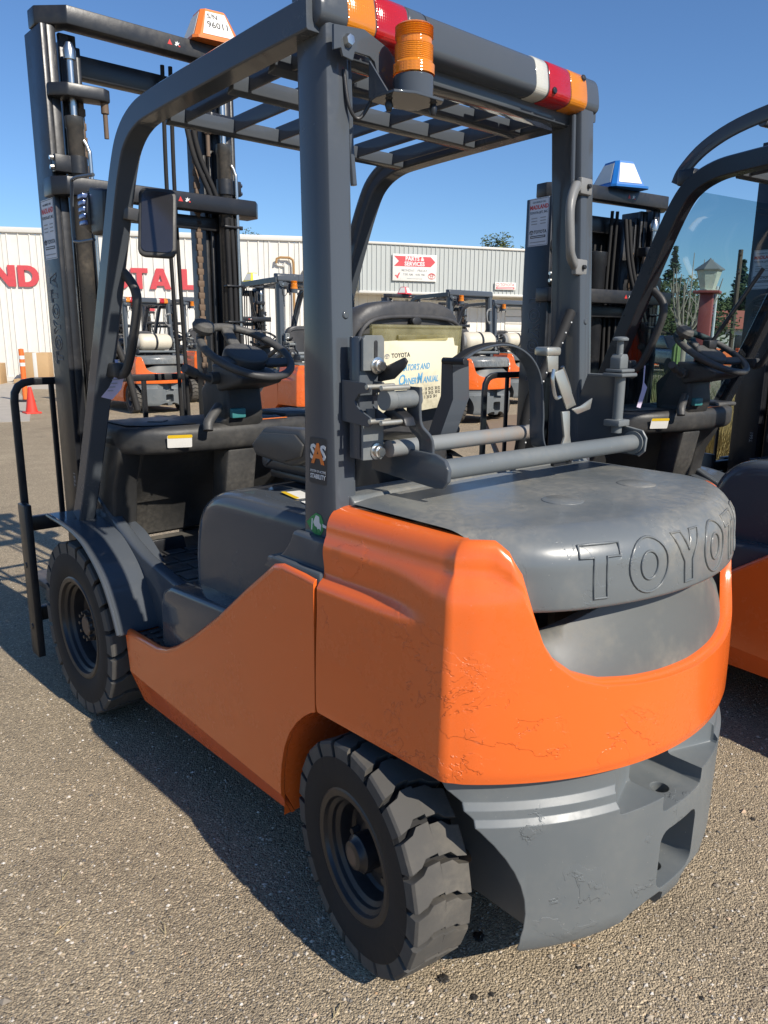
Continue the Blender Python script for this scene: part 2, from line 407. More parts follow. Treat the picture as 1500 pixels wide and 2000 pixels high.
    for s in (-1, 1): cut(MB().prism([(-.21 * s, .10), (-.185 * s, .160), (-.15 * s, .180), (-.10 * s, .194), (-.06 * s, .196), (-.042 * s, .185), (-.038 * s, .10)], 'y', -.62, -.30, 0))
    bm = bmesh.new(); bm.from_mesh(cw.data)
    for f in bm.faces: f.smooth = True
    for e in bm.edges: e.smooth = e.calc_face_angle(3.2) < R(32)
    bm.to_mesh(cw.data); bm.free(); cw.data.materials.clear(); cw.data.materials.append(GRAY)
    text('cast_number', '25', .04, GRAY, cw, (.55, .83, 0), (0, 0, 1), (-.0735, -.315, .500), ext=.002, bold=.002)
    # dusty tray under the hood lip
    rows = []
    for k in range(61):
        x = -.455 + .910 * k / 60; zb = interp(ZB, abs(x)) - .006; zt = max(zb + .004, .904 - .072 * sst(.12, .38, abs(x))); col = []
        for t in (0, .12, .3, .5, .75, 1):
            p = arc_pt(x, .026 + .050 * t ** 1.2); col.append((x, p.y, zb + (zt - zb) * t))
        p = arc_pt(x, .10); col.append((x, p.y, zt - .004)); rows.append(col)
    MB().grid(rows).build('recess_tray', TRAYG, root, 60)
    m = MB()
    m.box((-.44, -.20, .70), (.44, -.16, 1.0), .002)
    m.build('radiator_core', BLACKM, root)
    m = MB(); m.lathe([(.175, 0), (.2, 0), (.2, .03), (.175, .03), (.175, 0)], (0, -.225, .80), (0, 1, 0), 48); m.build('fan_shroud', TRAYG, root)
    m = MB()
    for k in range(9): m.box((-.435, -.232, .86 + k * .011), (-.35, -.215, .866 + k * .011), 0)
    m.build('radiator_louvre', TRAYG, root)
    MB().box((-.447, -.30, .80), (-.425, -.20, .93), .004).build('recess_bracket', TRAYG, root)
    # gray hood cover with rolled lip
    rows = []
    def hx(z): return .463 if z >= 1.035 else .405 + (z - .905) / .13 * .058
    prof = []
    for k in range(9): prof.append(('t', k / 8))
    for k in range(1, 11): prof.append(('a', k / 10))
    prof += [('l', .5), ('l', 1.0)] + [('u', k / 4) for k in range(1, 5)]
    for s in [i / 40 * 2 - 1 for i in range(41)]:
        col = []
        for kind, t in prof:
            if kind == 't': dz, ins, yy = 1.056, .100, t
            elif kind == 'a': a = t * math.pi / 2; dz, ins, yy = 1.056 - .075 * (1 - math.cos(a)), .100 - .078 * math.sin(a), None
            elif kind == 'l': dz, ins, yy = .981 + (.914 - .981) * t, .022 - .006 * t, None
            else: a = t * math.pi / 2; dz, ins, yy = .914 - .010 * math.sin(a), .016 + .010 * (1 - math.cos(a)) + .09 * max(0, t - .75) * 4 , None
            x = s * hx(dz); e = max(0, (abs(s) - .80) / .20); drop = .006 * e * e
            rear = arc_pt(max(-.47, min(.47, x)), ins)
            y = rear.y if yy is None else .122 + (rear.y - .122) * yy
            col.append((x, y + (.014 * e * e if yy is None else .016 * e * e * yy), dz - (drop if dz > 1.0 else drop * .3) - .006 * (x / .47) ** 2))
        rows.append(col)
    hood = MB().grid(rows).build('hood_cover', HOODG, root, 50)
    for cx, cy in ((-.115, -.185), (.19, -.185)):
        MB().lathe([(0, .0035), (.043, .0035), (.047, .0015), (.047, -.004)], (cx, cy, 1.0545), (0, 0, 1), 40).build('round_cap', HOODG, hood)
    # embossed letters that follow the lip
    xs = -.333; H = .102
    for ch, adv in zip('TOYOTA', (.112, .124, .114, .124, .112, .11)):
        w = GLYPH[ch][0] * H * 1.02; m = MB()
        for loop in GLYPH[ch][1]:
            P = []
            pts = []
            for i, q in enumerate(loop):
                r = loop[(i + 1) % len(loop)]; L = math.hypot(r[0] - q[0], r[1] - q[1]); st = max(1, int(L / .15))
                pts += [(q[0] + (r[0] - q[0]) * k / st, q[1] + (r[1] - q[1]) * k / st) for k in range(st)]
            for q in pts:
                sarc = xs + q[0] * H * 1.10; z = .924 + q[1] * H
                ang = sarc / ARC_R * 1.03; ins = (.022 - .006 * (.981 - z) / .067) if z < .981 else .100 - .078 * math.sqrt(max(0, 1 - (1 - (1.056 - z) / .075) ** 2))
                rr = ARC_R - ins + .0005; P.append((rr * math.sin(ang), ARC_C - rr * math.cos(ang), z))
            m.tube(P, .0028, 6, closed=True)
        m.build('embossed_letter', HOODG, hood, 60); xs += adv
    # strip in front of the hood cover
    MB().prism([(.127, .99), (.127, 1.045), (.139, 1.056), (.235, 1.052), (.25, 1.04), (.25, .99)], 'x', -.455, .455, .004).build('hood_front_strip', HOODG, root)
    m = MB(); m.box((-.43, -.14, .60), (.43, .16, .99), .01); m.build('inner_bulkhead', BLACKM, root)

def build_sides(root):
    for s in (-1, 1):
        X = .5455 * s
        # upper panel with sloping sill, tucked lower flange
        top = [(.161, .862), (.20, .866), (.285, .870), (.318, .862), (.345, .842), (.45, .765), (.60, .648), (.75, .545), (.86, .478), (.93, .445), (1.0, .428), (1.235, .418)]
        low = [(1.215, .285), (.312, .262)]
        arch = [(.312, .30), (.306, .35), (.292, .405), (.268, .455), (.237, .495), (.205, .525), (.180, .543), (.161, .552)]
        poly = top + low + arch
        m = MB(); m.prism(poly, 'x', X - s * .012, X, 0)
        # rolled top edge
        edge = [(X - s * .014, y, z) for y, z in top]
        m.tube(edge, .0145, 10, up=(1, 0, 0))
        lowp = [(1.215, .285), (.312, .262)]
        a, c = lowp
        m.add([(X, a[0], a[1]), (X, c[0], c[1]), (X - s * .035, c[0] + .006, .192), (X - s * .035, a[0] - .02, .172),
               (X - s * .012, a[0], a[1]), (X - s * .012, c[0], c[1]), (X - s * .047, c[0] + .006, .192), (X - s * .047, a[0] - .02, .172)],
              [(0, 1, 2, 3), (4, 7, 6, 5), (0, 3, 7, 4), (1, 5, 6, 2), (3, 2, 6, 7)])
        # arch lining
        m.grid([[(X - s * .012, y, z), (X - s * .24, y + .0, z)] for y, z in [(.318, .195), (.312, .262)] + arch])
        # front closing web of the panel
        m.add([(X, 1.235, .418), (X, 1.215, .285), (X - s * .22, 1.215, .285), (X - s * .22, 1.235, .418)], [(0, 1, 2, 3)])
        m.build('side_panel', ORANGE, root, 40, recalc=True)
        # perforated step
        st = MB(); st.prism([(X * .985, 1.228), (X * .985, 1.03), (X * .95, .955), (X * .80, .93), (X * .62, .95), (X * .60, 1.228)], 'z', .395, .412, .006)
        stp = st.build('step_plate', PLASTG, root)
        for i in range(4):
            for j in range(5):
                y0 = .985 + j * .048; x0 = (.375 + i * .045) * s
                MB().box((x0 - .016, y0, .4125), (x0 + .016, y0 + .020, .420), .003).build('tread_bar', PLASTG, stp)
        MB().box((min(.30 * s, .495 * s), .60, .20), (max(.30 * s, .495 * s), 1.21, .393), .0).build('frame_box', BLACKM, root)
        # fender over the drive wheel
        path = [(1.83, .728), (1.70, .724), (1.60, .716), (1.54, .706), (1.48, .690), (1.42, .660), (1.36, .622), (1.315, .582), (1.28, .535), (1.25, .485), (1.222, .425)]
        path = [(q.x, q.y) for q in spline([Vector((a, c, 0)) for a, c in path], 3)]
        t = .010; rows = []
        ins = [(y, z - t) for y, z in path]
        m = MB(); m.prism(path + ins[::-1], 'x', .575 * s, .34 * s, .0)
        m.tube([(.575 * s, y, z - t / 2) for y, z in path], .0075, 8, up=(1, 0, 0))
        m.build('fender', GUARD, root, 40)
        # sill wall from fender up to the floor, with curved top edge
        sx = .43 * s
        m = MB(); m.prism([(.96, .405), (.96, .602), (1.09, .610), (1.20, .626), (1.32, .648), (1.42, .680), (1.52, .722), (1.62, .768), (1.72, .815), (1.72, .405)], 'x', min(.385 * s, .432 * s), max(.385 * s, .432 * s), .014, 3)
        m.build('floor_sill', GUARD, root)
        # lower engine box beside the step
        m = MB(); m.prism([(1.035, .412), (1.030, .575), (1.005, .625), (.95, .648), (.60, .668), (.50, .72), (.40, .80), (.30, .86), (.30, .40)], 'x', min(.30 * s, .512 * s), max(.30 * s, .512 * s), .02, 3)
        m.build('engine_side_box', GUARD, root)
        # pillar foot flared on to the body
        yz = [(.375, .862), (.345, .885), (.318, .906), (.294, .935), (.281, .962), (.150, .962), (.150, .862)]
        m = MB(); m.prism(yz, 'x', .40 * s, .517 * s, .010, 3)
        m.box((min(.40 * s, .532 * s), .150, .862), (max(.40 * s, .532 * s), .372, .884), .008)
        m.prism([(.385, .855), (.335, .89), (.15, .89), (.15, .855)], 'x', min(.38 * s, .536 * s), max(.38 * s, .536 * s), .006)
        m.build('pillar_foot', GUARD, root)

def build_cab(root):
    # floor and engine hood
    m = MB(); m.box((-.384, .90, .575), (.384, 1.72, .60), .004); fl = m.build('floor', FLOORM, root)
    for i in range(4):
        for j in range(3):
            MB().box((-.375 + j * .085, 1.10 + i * .105, .600), (-.30 + j * .085, 1.17 + i * .105, .608), .003).build('mat_rib', PLASTG, fl)
    m = MB()
    rows = []
    prof = [(.955, .62), (.958, .70), (.950, .80), (.930, .865), (.895, .912), (.84, .945), (.76, .962), (.60, .968), (.42, .972), (.27, .974)]
    pr = [(q.x, q.y) for q in spline([Vector((a, c, 0)) for a, c in prof], 3)]
    for x, dy, dz in ((-.428, -.05, -.06), (-.426, -.03, -.03), (-.416, -.015, -.012), (-.395, -.005, -.003), (-.37, 0, 0), (0, .01, .004), (.37, 0, 0), (.395, -.005, -.003), (.416, -.015, -.012), (.426, -.03, -.03), (.428, -.05, -.06)):
        rows.append([(x, y + dy * (1 if y > .5 else .0), max(.60, z + dz)) for y, z in pr])
    m.grid(rows)
    for s in (-1, 1):
        m.add([(.428 * s, y + (-.05 if y > .5 else 0), max(.60, z - .06)) for y, z in pr] + [(.428 * s, .27, .60), (.428 * s, .905, .60)], [tuple(range(len(pr) + 2))])
    hood = m.build('engine_hood', GUARD, root, 45)
    plate('hood_label', .10, .055, PAPER, hood, (.2, .98, 0), (-1, 0, 0), (-.30, .56, .972)); plate('hood_label_band', .10, .014, YELP, hood, (.2, .98, 0), (-1, 0, 0), (-.324, .566, .9735))
    plate('hood_label', .10, .03, PAPER, hood, (.2, .98, 0), (-1, 0, 0), (-.35, .42, .975))
    # dashboard
    m = MB()
    top = [(-.425, 1.70), (-.425, 1.47), (-.39, 1.40), (-.28, 1.345), (-.12, 1.325), (.12, 1.325), (.28, 1.345), (.39, 1.40), (.425, 1.47), (.425, 1.70)]
    m.prism(top, 'z', .985, 1.085, .03, 4)
    for s in (-1, 1):
        m.prism([(1.74, .60), (1.74, 1.03), (1.52, 1.05), (1.47, 1.0), (1.50, .93), (1.545, .85), (1.56, .76), (1.58, .64), (1.60, .60)], 'x', min(.33 * s, .425 * s), max(.33 * s, .425 * s), .012, 3)
    m.prism([(1.75, .60), (1.75, 1.0), (1.45, 1.0), (1.52, .88), (1.66, .76), (1.70, .62)], 'x', -.34, .34, .0)
    dash = m.build('dashboard', PLAST, root)
    m = MB(); m.prism([(-.40, 1.46), (-.36, 1.415), (-.27, 1.385), (-.17, 1.375), (-.17, 1.66), (-.40, 1.66)], 'z', 1.083, 1.090, .005); m.build('dash_lid', PLASTG, dash)
    MB().prism([(-.30, 1.50), (-.26, 1.46), (-.22, 1.50)], 'z', 1.089, 1.093, 0).build('dash_lid_grip', PLAST, dash)
    plate('caution_label', .085, .046, PAPER, dash, (1, -.38, 0), (0, -.25, 1), (-.262, 1.3295, 1.035)); plate('caution_band', .085, .012, YELP, dash, (1, -.38, 0), (0, -.25, 1), (-.2625, 1.3245, 1.0525), .0006)
    plate('load_chart', .15, .07, GRAYP, dash, (1, 0, 0), (0, 1, .1), (.14, 1.40, 1.0865)); plate('load_chart_band', .15, .010, ORANGP, dash, (1, 0, 0), (0, 1, .1), (.14, 1.358, 1.087), .0012)
    for i in range(6): plate('chart_line', .13, .003, BLACKP, dash, (1, 0, 0), (0, 1, .1), (.14, 1.372 + i * .010, 1.0880 + .0003 * i), .0006, .001)
    m = MB(); m.box((.23, 1.39, 1.08), (.40, 1.60, 1.10), .01); m.build('dash_tray', PLASTG, dash)
    m = MB(); m.box((.25, 1.41, 1.0995), (.38, 1.58, 1.1015), .001); m.build('dash_tray_well', BLACKM, dash)
    for k in range(2): MB().box((.045 + k * .06, 1.50, 1.086), (.085 + k * .06, 1.62, 1.0885), .001).build('lever_slot', BLACKM, dash)
    # pedals
    m = MB(); m.prism([(-.34, .60), (-.19, .60), (-.20, .655), (-.33, .655)], 'y', 1.46, 1.475, .004); m.build('brake_pedal', BLACKM, root)
    m = MB(); m.box((-.04, 1.42, .66), (.10, 1.50, .672), .004, Matrix.Rotation(0, 4, 'X')); m.build('inching_pedal', BLACKM, root)
    # steering column, tilted cover, wheel
    m = MB()
    m.prism([(1.50, 1.06), (1.335, 1.06), (1.315, 1.12), (1.34, 1.27), (1.40, 1.30), (1.52, 1.20)], 'x', -.075, .085, .02, 3)
    m.prism([(1.34, .985), (1.34, 1.085), (1.325, 1.10), (1.47, 1.10), (1.47, .985)], 'x', -.085, .095, .012, 3)
    m.prism([(1.40, .70), (1.345, .985), (1.46, .985), (1.50, .70)], 'x', -.06, .07, .012)
    colm = m.build('steering_column', PLAST, root)
    m = MB(); m.prism([(1.36, 1.20), (1.20, 1.235), (1.19, 1.26), (1.27, 1.285), (1.40, 1.30)], 'x', -.09, .09, .012, 3); m.build('column_cowl', PLASTG, colm)
    MB().box((-.063, 1.300, 1.105), (-.005, 1.322, 1.14), .005).build('switch_cover', TEAL, colm)
    m = MB(); m.tube([(-.06, 1.36, 1.25), (-.12, 1.34, 1.245), (-.20, 1.32, 1.275), (-.225, 1.315, 1.285)], .011, 10, 4); m.tube([(-.07, 1.355, 1.25), (-.13, 1.34, 1.25)], .022, 12); m.tube([(-.19, 1.325, 1.27), (-.24, 1.31, 1.29)], .017, 10); m.build('direction_lever', PLASTG, colm)
    m = MB(); m.tube([(-.10, 1.33, 1.15), (-.16, 1.30, 1.10), (-.17, 1.29, 1.07)], .018, 10, 4); m.build('parking_brake_lever', PLASTG, colm)
    # steering wheel
    C = Vector((-.005, 1.285, 1.345)); nrm = Vector((.05, -.50, .86)).normalized(); e1 = Vector((1, 0, 0)); e1 = (e1 - nrm * e1.dot(nrm)).normalized(); e2 = nrm.cross(e1)
    m = MB(); m.tube([C + e1 * .168 * math.cos(t) + e2 * .168 * math.sin(t) for t in [2 * math.pi * k / 56 for k in range(56)]], .0145, 12, closed=True, up=tuple(nrm))
    sw = m.build('steering_wheel', PLASTG, root)
    m = MB(); M = Matrix((( e1.x, e2.x, nrm.x, C.x), (e1.y, e2.y, nrm.y, C.y), (e1.z, e2.z, nrm.z, C.z), (0, 0, 0, 1)))
    m.prism(ell(0, -.005, .088, .064, 28), 'z', -.045, .002, .012, 3, mat=M)
    m.build('wheel_hub_pad', PLASTG, sw)
    for a, c in ((( .07, -.03), (.155, -.06)), ((-.07, -.03), (-.155, -.06)), ((0, .05), (0, .16))):
        m = MB(); m.sweep([M @ Vector((a[0], a[1], -.025)), M @ Vector(((a[0] + c[0]) / 2, (a[1] + c[1]) / 2, -.016)), M @ Vector((c[0], c[1], -.002))], rrect(.046, .020, .008), up=tuple(nrm)); m.build('spoke', PLASTG, sw)
    kp = M @ Vector((-.150, .075, .0))
    m = MB(); m.lathe([(0, 0), (.014, 0), (.014, .020), (.034, .030), (.040, .046), (.034, .062), (.016, .070), (0, .071)], kp, nrm, 24); m.build('spinner_knob', PLASTG, sw)
    # hydraulic levers with rubber boots
    for i, x in enumerate((.115, .17)):
        prof = [(.026, 0)]
        for k in range(6): prof += [(.030 - .002 * k, .008 + k * .015), (.022 - .0015 * k, .015 + k * .015)]
        m = MB(); m.lathe(prof + [(0, .10)], (x, 1.53, 1.085), (0, -.12, 1), 20); b = m.build('lever_boot', PLASTG, dash)
        m = MB(); m.tube([(x, 1.515, 1.18), (x + .03, 1.48, 1.27), (x + .09, 1.40, 1.35)], .0085, 8, 4); m.build('hydraulic_lever', STEELD, b)
    # seat
    sx = 0.0
    rows = []
    for k in range(17):
        t = k / 16 * 2 - 1; x = .235 * t
        e = abs(t) ** 4; col = []
        for yy, z0, z1 in ((.86, 1.00, 1.06), (.80, 1.0, 1.10), (.60, 1.0, 1.085), (.46, 1.0, 1.09)): col.append((x, yy - .03 * e, z1 - .05 * e))
        rows.append(col)
    m = MB(); m.grid(rows); m.prism([(.86, 1.0), (.86, 1.05), (.46, 1.05), (.46, 1.0)], 'x', -.232, .232, .02, 3); m.build('seat_cushion', VINYL, root, 60)
    # seat back shell: rounded slab
    m = MB(); out = []
    for z, w, y0 in ((1.03, .195, .455), (1.10, .212, .450), (1.18, .220, .447), (1.28, .224, .442), (1.36, .222, .436), (1.42, .214, .430), (1.455, .198, .426), (1.478, .172, .424), (1.492, .13, .423), (1.498, .08, .423)): out.append((z, w, y0))
    def ring(z, w, y0, d):
        return [(w * sx_, y0 + yy * d, z) for sx_, yy in ((-1, .55), (-1.0, .3), (-.96, .12), (-.86, .02), (-.5, -.06), (0, -.09), (.5, -.06), (.86, .02), (.96, .12), (1, .3), (1, .55), (.97, .85), (.85, 1.05), (.5, 1.12), (0, 1.1), (-.5, 1.12), (-.85, 1.05), (-.97, .85))]
    rings = [ring(z, w, y0 - .03 if False else y0, .085 if z < 1.47 else .085 - (z - 1.47) * 1.2) for z, w, y0 in out]
    N = len(rings[0]); vs = [v for r in rings for v in r]; fs = []
    for i in range(len(rings) - 1):
        for k in range(N): j = (k + 1) % N; fs.append((i * N + k, i * N + j, (i + 1) * N + j, (i + 1) * N + k))
    fs += [tuple(range(N))[::-1], tuple((len(rings) - 1) * N + k for k in range(N))]
    m.add(vs, fs); sb = m.build('seat_back', VINYL, root, 55)
    m = MB(); m.tube([(-.2, .425, 1.20), (-.203, .42, 1.36), (-.18, .415, 1.43), (-.10, .412, 1.455), (.10, .412, 1.455), (.18, .415, 1.43), (.203, .42, 1.36), (.2, .425, 1.20)], .006, 8, 5); m.build('seat_back_piping', VINYL, sb)
    for s in (-1, 1):
        m = MB(); m.prism([(.60, 1.045), (.78, 1.055), (.80, 1.09), (.73, 1.145), (.55, 1.155), (.50, 1.12), (.52, 1.07)], 'x', min(.235 * s, .30 * s), max(.235 * s, .30 * s), .012, 3); hr = m.build('hip_restraint', PLASTG, sb)
        m = MB(); m.prism([(.62, 1.058), (.765, 1.066), (.783, 1.09), (.722, 1.13), (.565, 1.14), (.525, 1.115), (.54, 1.08)], 'x', min(.300 * s, .308 * s), max(.300 * s, .308 * s), .003); m.build('hip_restraint_pad', PLASTG, hr)
    m = MB(); m.box((-.21, .40, .974), (.21, .84, 1.0), .008); m.build('seat_rail', BLACKM, root)
    m = MB(); m.lathe([(0, 0), (.10, 0), (.105, .03), (.09, .16), (0, .17)], (-.13, .36, .985), (0, 0, 1), 28); m.build('air_filter_can', BLACKM, root)
    plate('filter_label', .05, .012, PAPER, root, (1, 0, 0), (0, 0, 1), (-.09, .262, 1.055))
    # manual pocket on the back of the seat
    m = MB()
    m.prism([(-.175, 1.425), (.165, 1.425), (.145, 1.235), (.13, 1.222), (-.15, 1.222), (-.162, 1.235)], 'y', .392, .396, 0)
    m.build('manual_pocket', POCKET, sb)
    m = MB(); P = [(-.175, .396, 1.43), (.165, .396, 1.43), (.146, .396, 1.232), (.132, .396, 1.218), (-.15, .396, 1.218), (-.163, .396, 1.232)]
    m.tube(P, .0065, 8, closed=True, up=(0, 1, 0)); m.box((-.09, .382, 1.395), (.10, .392, 1.409), .003); m.build('pocket_rim', POCKET, sb)
    m = MB(); m.prism(ell(-.005, 1.445, .018, .012, 14), 'y', .40, .418, .002); m.build('pocket_hook', BLACKM, sb)
# ------------------------------------------------------------------ forklift: overhead guard, lights
def build_guard(root, beacon=True):
    prof = [(-.040, -.036), (-.036, -.040), (.030, -.040), (.036, -.034), (.036, -.012), (.029, -.006), (.029, .004), (.037, .010), (.040, .020), (.036, .034), (.026, .042), (-.030, .042), (-.040, .034)]
    prof = [(a * .80, c * .80) for a, c in prof]
    for s in (-1, 1):
        x = .472 * s
        path = [(x + .010 * s, 1.700, .730), (x + .008 * s, 1.612, .90), (x + .004 * s, 1.420, 1.320), (x, 1.258, 1.700), (x, 1.172, 1.880), (x, 1.112, 1.955), (x, 1.020, 1.996), (x, .900, 2.008), (x, .650, 2.018), (x, .400, 2.026), (x, .215, 2.030)]
        path = spline(path, 5)
        pr = [(a * s, c) for a, c in prof]
        m = MB(); m.sweep(path, pr if s < 0 else pr[::-1], up=(0, .9, .43)); m.build('front_pillar_rail', GUARD, root, 40)
        # rear pillar
        m = MB(); lo = Vector((.497 * s, .137, .90)); hi = Vector((.472 * s, .196, 2.03)); rows = []
        for t in (0, .12, .3, .6, 1.0):
            c = lo.lerp(hi, t); wy = .128 - .022 * min(1, t * 2.2); wx = .064
            r = .012; ring = []
            for a, b_ in ((0, 0), (1, 0), (1, 1), (0, 1)):
                cx = c.x - s * wx * a; cy = c.y + wy * b_
                k = {(0, 0): [(0, r), (r * .3, r * .3), (r, 0)], (1, 0): [(-r, 0), (-r * .3, r * .3), (0, r)], (1, 1): [(0, -r), (-r * .3, -r * .3), (-r, 0)], (0, 1): [(r, 0), (r * .3, -r * .3), (0, -r)]}[(a, b_)]
                for dx, dy in k: ring.append((cx - s * dx, cy + dy, c.z))
            rows.append(ring + [ring[0]])
        m.grid(rows); pl = m.build('rear_pillar', GUARD, root, 35)
        m = MB(); m.lathe([(0, .004), (.007, .004), (.010, 0)], (.447 * s, .166, 1.45), (0, -1, 0), 14); m.build('pillar_plug', GUARD, pl)
        m = MB(); m.tube([(.40 * s, .215, 2.0), (.40 * s, .205, 1.80), (.395 * s, .20, 1.72)], .007, 8); m.build('pillar_conduit', GUARD, pl)
        # grab handles on the rear and front pillars
        if s > 0:
            m = MB(); m.sweep(spline([(.405, .19, 1.815), (.355, .165, 1.80), (.318, .150, 1.745), (.325, .148, 1.66), (.345, .158, 1.625), (.405, .185, 1.605)], 6), rrect(.030, .022, .009), up=(0, -1, 0)); h = m.build('grab_handle', STEELG, root)
            for z in (1.815, 1.60):
                m = MB(); m.box((.395, .172, z - .022), (.45, .19, z + .022), .005); m.build('handle_foot', STEELG, h)
                m = MB(); m.lathe([(0, .008), (.006, .008), (.007, 0)], (.428, .172, z), (0, -1, 0), 10); m.build('handle_bolt', BLACKM, h)
        m = MB(); m.sweep(spline([(.462 * s, 1.335, 1.625), (.452 * s, 1.288, 1.60), (.436 * s, 1.235, 1.545), (.434 * s, 1.232, 1.48), (.44 * s, 1.275, 1.36), (.446 * s, 1.318, 1.285), (.455 * s, 1.36, 1.27)], 6), rrect(.030, .026, .011), up=(1, 0, 0)); h = m.build('grab_handle', PLAST, root)
        m = MB(); m.box((min(.43 * s, .475 * s), 1.34, 1.262), (max(.43 * s, .475 * s), 1.44, 1.31), .008); m.build('handle_foot', PLAST, h)
        m = MB(); m.lathe([(0, .010), (.008, .010), (.010, 0)], (.462 * s, 1.305, 1.625), (0, -1, .2), 12); m.build('handle_bolt', BLACKM, h)
    # cross slats and longitudinal bars of the roof
    for y, z in ((.43, 2.010), (.61, 2.004), (.94, 1.994)):
        m = MB(); m.prism([(y - .002, z - .020), (y + .028, z - .026), (y + .030, z - .018), (y + .006, z + .018), (y - .004, z + .016)], 'x', -.435, .435, .002); m.build('roof_slat', GUARD, root)
    for x in (-.3875, -.2325, -.0775, .0775, .2325, .3875):
        m = MB(); m.sweep([(x, .24, 2.018), (x, .61, 2.010), (x, .955, 1.998)], rrect(.007, .042, .002), up=(0, 0, 1)); m.build('roof_bar', GUARD, root)
    m = MB(); m.box((-.435, .235, 1.975), (.435, .30, 2.020), .008); m.build('roof_rear_beam', GUARD, root)
    # light bar across the tail of the roof
    yz = [(.295, 2.010), (.250, 2.007), (.214, 2.008), (.195, 2.016), (.188, 2.034), (.194, 2.076), (.202, 2.094), (.220, 2.104), (.255, 2.108), (.295, 2.109)]
    def bar(x0, x1, mat, name, parent, grow=0.0, bev=.004):
        c = (.245, 2.058); pts = [(c[0] + (y - c[0]) * (1 + grow), c[1] + (z - c[1]) * (1 + grow)) for y, z in yz]
        pts = [(q.x, q.y) for q in spline([Vector((a, b_, 0)) for a, b_ in pts], 3)]
        m = MB(); m.prism(pts, 'x', x0, x1, bev, 2); return m.build(name, mat, parent)
    lb = bar(-.488, .488, GUARD, 'light_bar', root, 0, .014)
    for s in (-1, 1):
        bar(min(s * .432, s * .472), max(s * .432, s * .472), AMBER, 'turn_lens', lb, .05) if False else None
        a, b_ = (s * .345, s * .420); bar(min(a, b_), max(a, b_), AMBER, 'turn_lens', lb, .045)
        a, b_ = (s * .250, s * .343); bar(min(a, b_), max(a, b_), REDL, 'brake_lens', lb, .045)
        a, b_ = (s * .195, s * .246); bar(min(a, b_), max(a, b_), CLEARL if s > 0 else GUARD, 'reverse_lens' if s > 0 else 'lamp_blank', lb, .035)
        for xx, zz in ((s * .405, 2.090), (s * .268, 2.030)):
            m = MB(); m.lathe([(0, .002), (.007, .003), (.009, 0)], (xx, .184 if zz < 2.05 else .193, zz), (0, -1, .4 if zz > 2.05 else 0), 10); m.build('lens_screw', BLACKM, lb)
    bar(-.193, -.190, BLACKM, 'bar_seam', lb, .012, 0)
    if beacon:
        # sheet bracket carrying the amber beacon
        m = MB(); m.prism([(-.478, 1.955), (-.478, 2.0), (-.40, 2.008), (-.335, 1.988), (-.305, 1.962), (-.298, 1.935), (-.305, 1.888), (-.345, 1.882), (-.372, 1.955), (-.385, 1.962), (-.425, 1.962), (-.43, 1.945), (-.455, 1.948), (-.46, 1.962)], 'y', .160, .166, 0)
        bk = m.build('beacon_bracket', GUARD, root)
        m = MB(); m.prism([(-.385, .160), (-.395, .13), (-.395, .075), (-.355, .055), (-.275, .055), (-.262, .075), (-.268, .14), (-.30, .160)], 'z', 1.878, 1.883, 0)
        m.prism([(.16, 1.883), (.16, 1.955), (.10, 1.883)], 'x', -.388, -.383, 0); m.build('beacon_tray', GUARD, bk)
        for xx, yy in ((-.372, .115), (-.285, .075)):
            m = MB(); m.lathe([(0, 0), (.005, 0), (.009, .012), (.006, .022), (.009, .026), (0, .03)], (xx, yy, 1.853), (0, 0, 1), 10); m.build('rubber_grommet', BLACKM, bk)
        m = MB(); m.lathe([(0, .012), (.010, .011), (.013, 0)], (-.443, .160, 1.978), (0, -1, 0), 6); m.build('bracket_bolt', CHROME, bk)
        bx = (-.318, .100)
        m = MB(); m.lathe([(0, 0), (.041, 0), (.041, .040), (.036, .043), (0, .043)], (*bx, 1.8835), (0, 0, 1), 32); bc = m.build('beacon_base', GUARD, root)
        prof = [(.043, 0), (.043, .018), (.040, .021)]
        for k in range(9): prof += [(.0385, .024 + k * .0035), (.0395, .0257 + k * .0035)]
        prof += [(.0365, .055), (.0365, .064)]
        for k in range(6): prof += [(.0365, .066 + k * .004), (.039, .068 + k * .004)]
        prof += [(.034, .092), (.0, .094)]
        m = MB(); m.lathe(prof, (*bx, 1.9265), (0, 0, 1), 40); m.build('beacon_lens', AMBER, bc, 30)
        m = MB(); m.tube([(-.43, .19, 1.935), (-.425, .18, 1.87), (-.405, .175, 1.845), (-.385, .165, 1.87), (-.372, .155, 1.91), (-.37, .15, 1.93)], .0042, 8, 6); m.build('beacon_wire', BLACKM, bk)
        m = MB(); m.box((-.325, .09, 1.93), (-.311, .11, 1.985), .003); m.build('beacon_bulb', CHROME, bc)

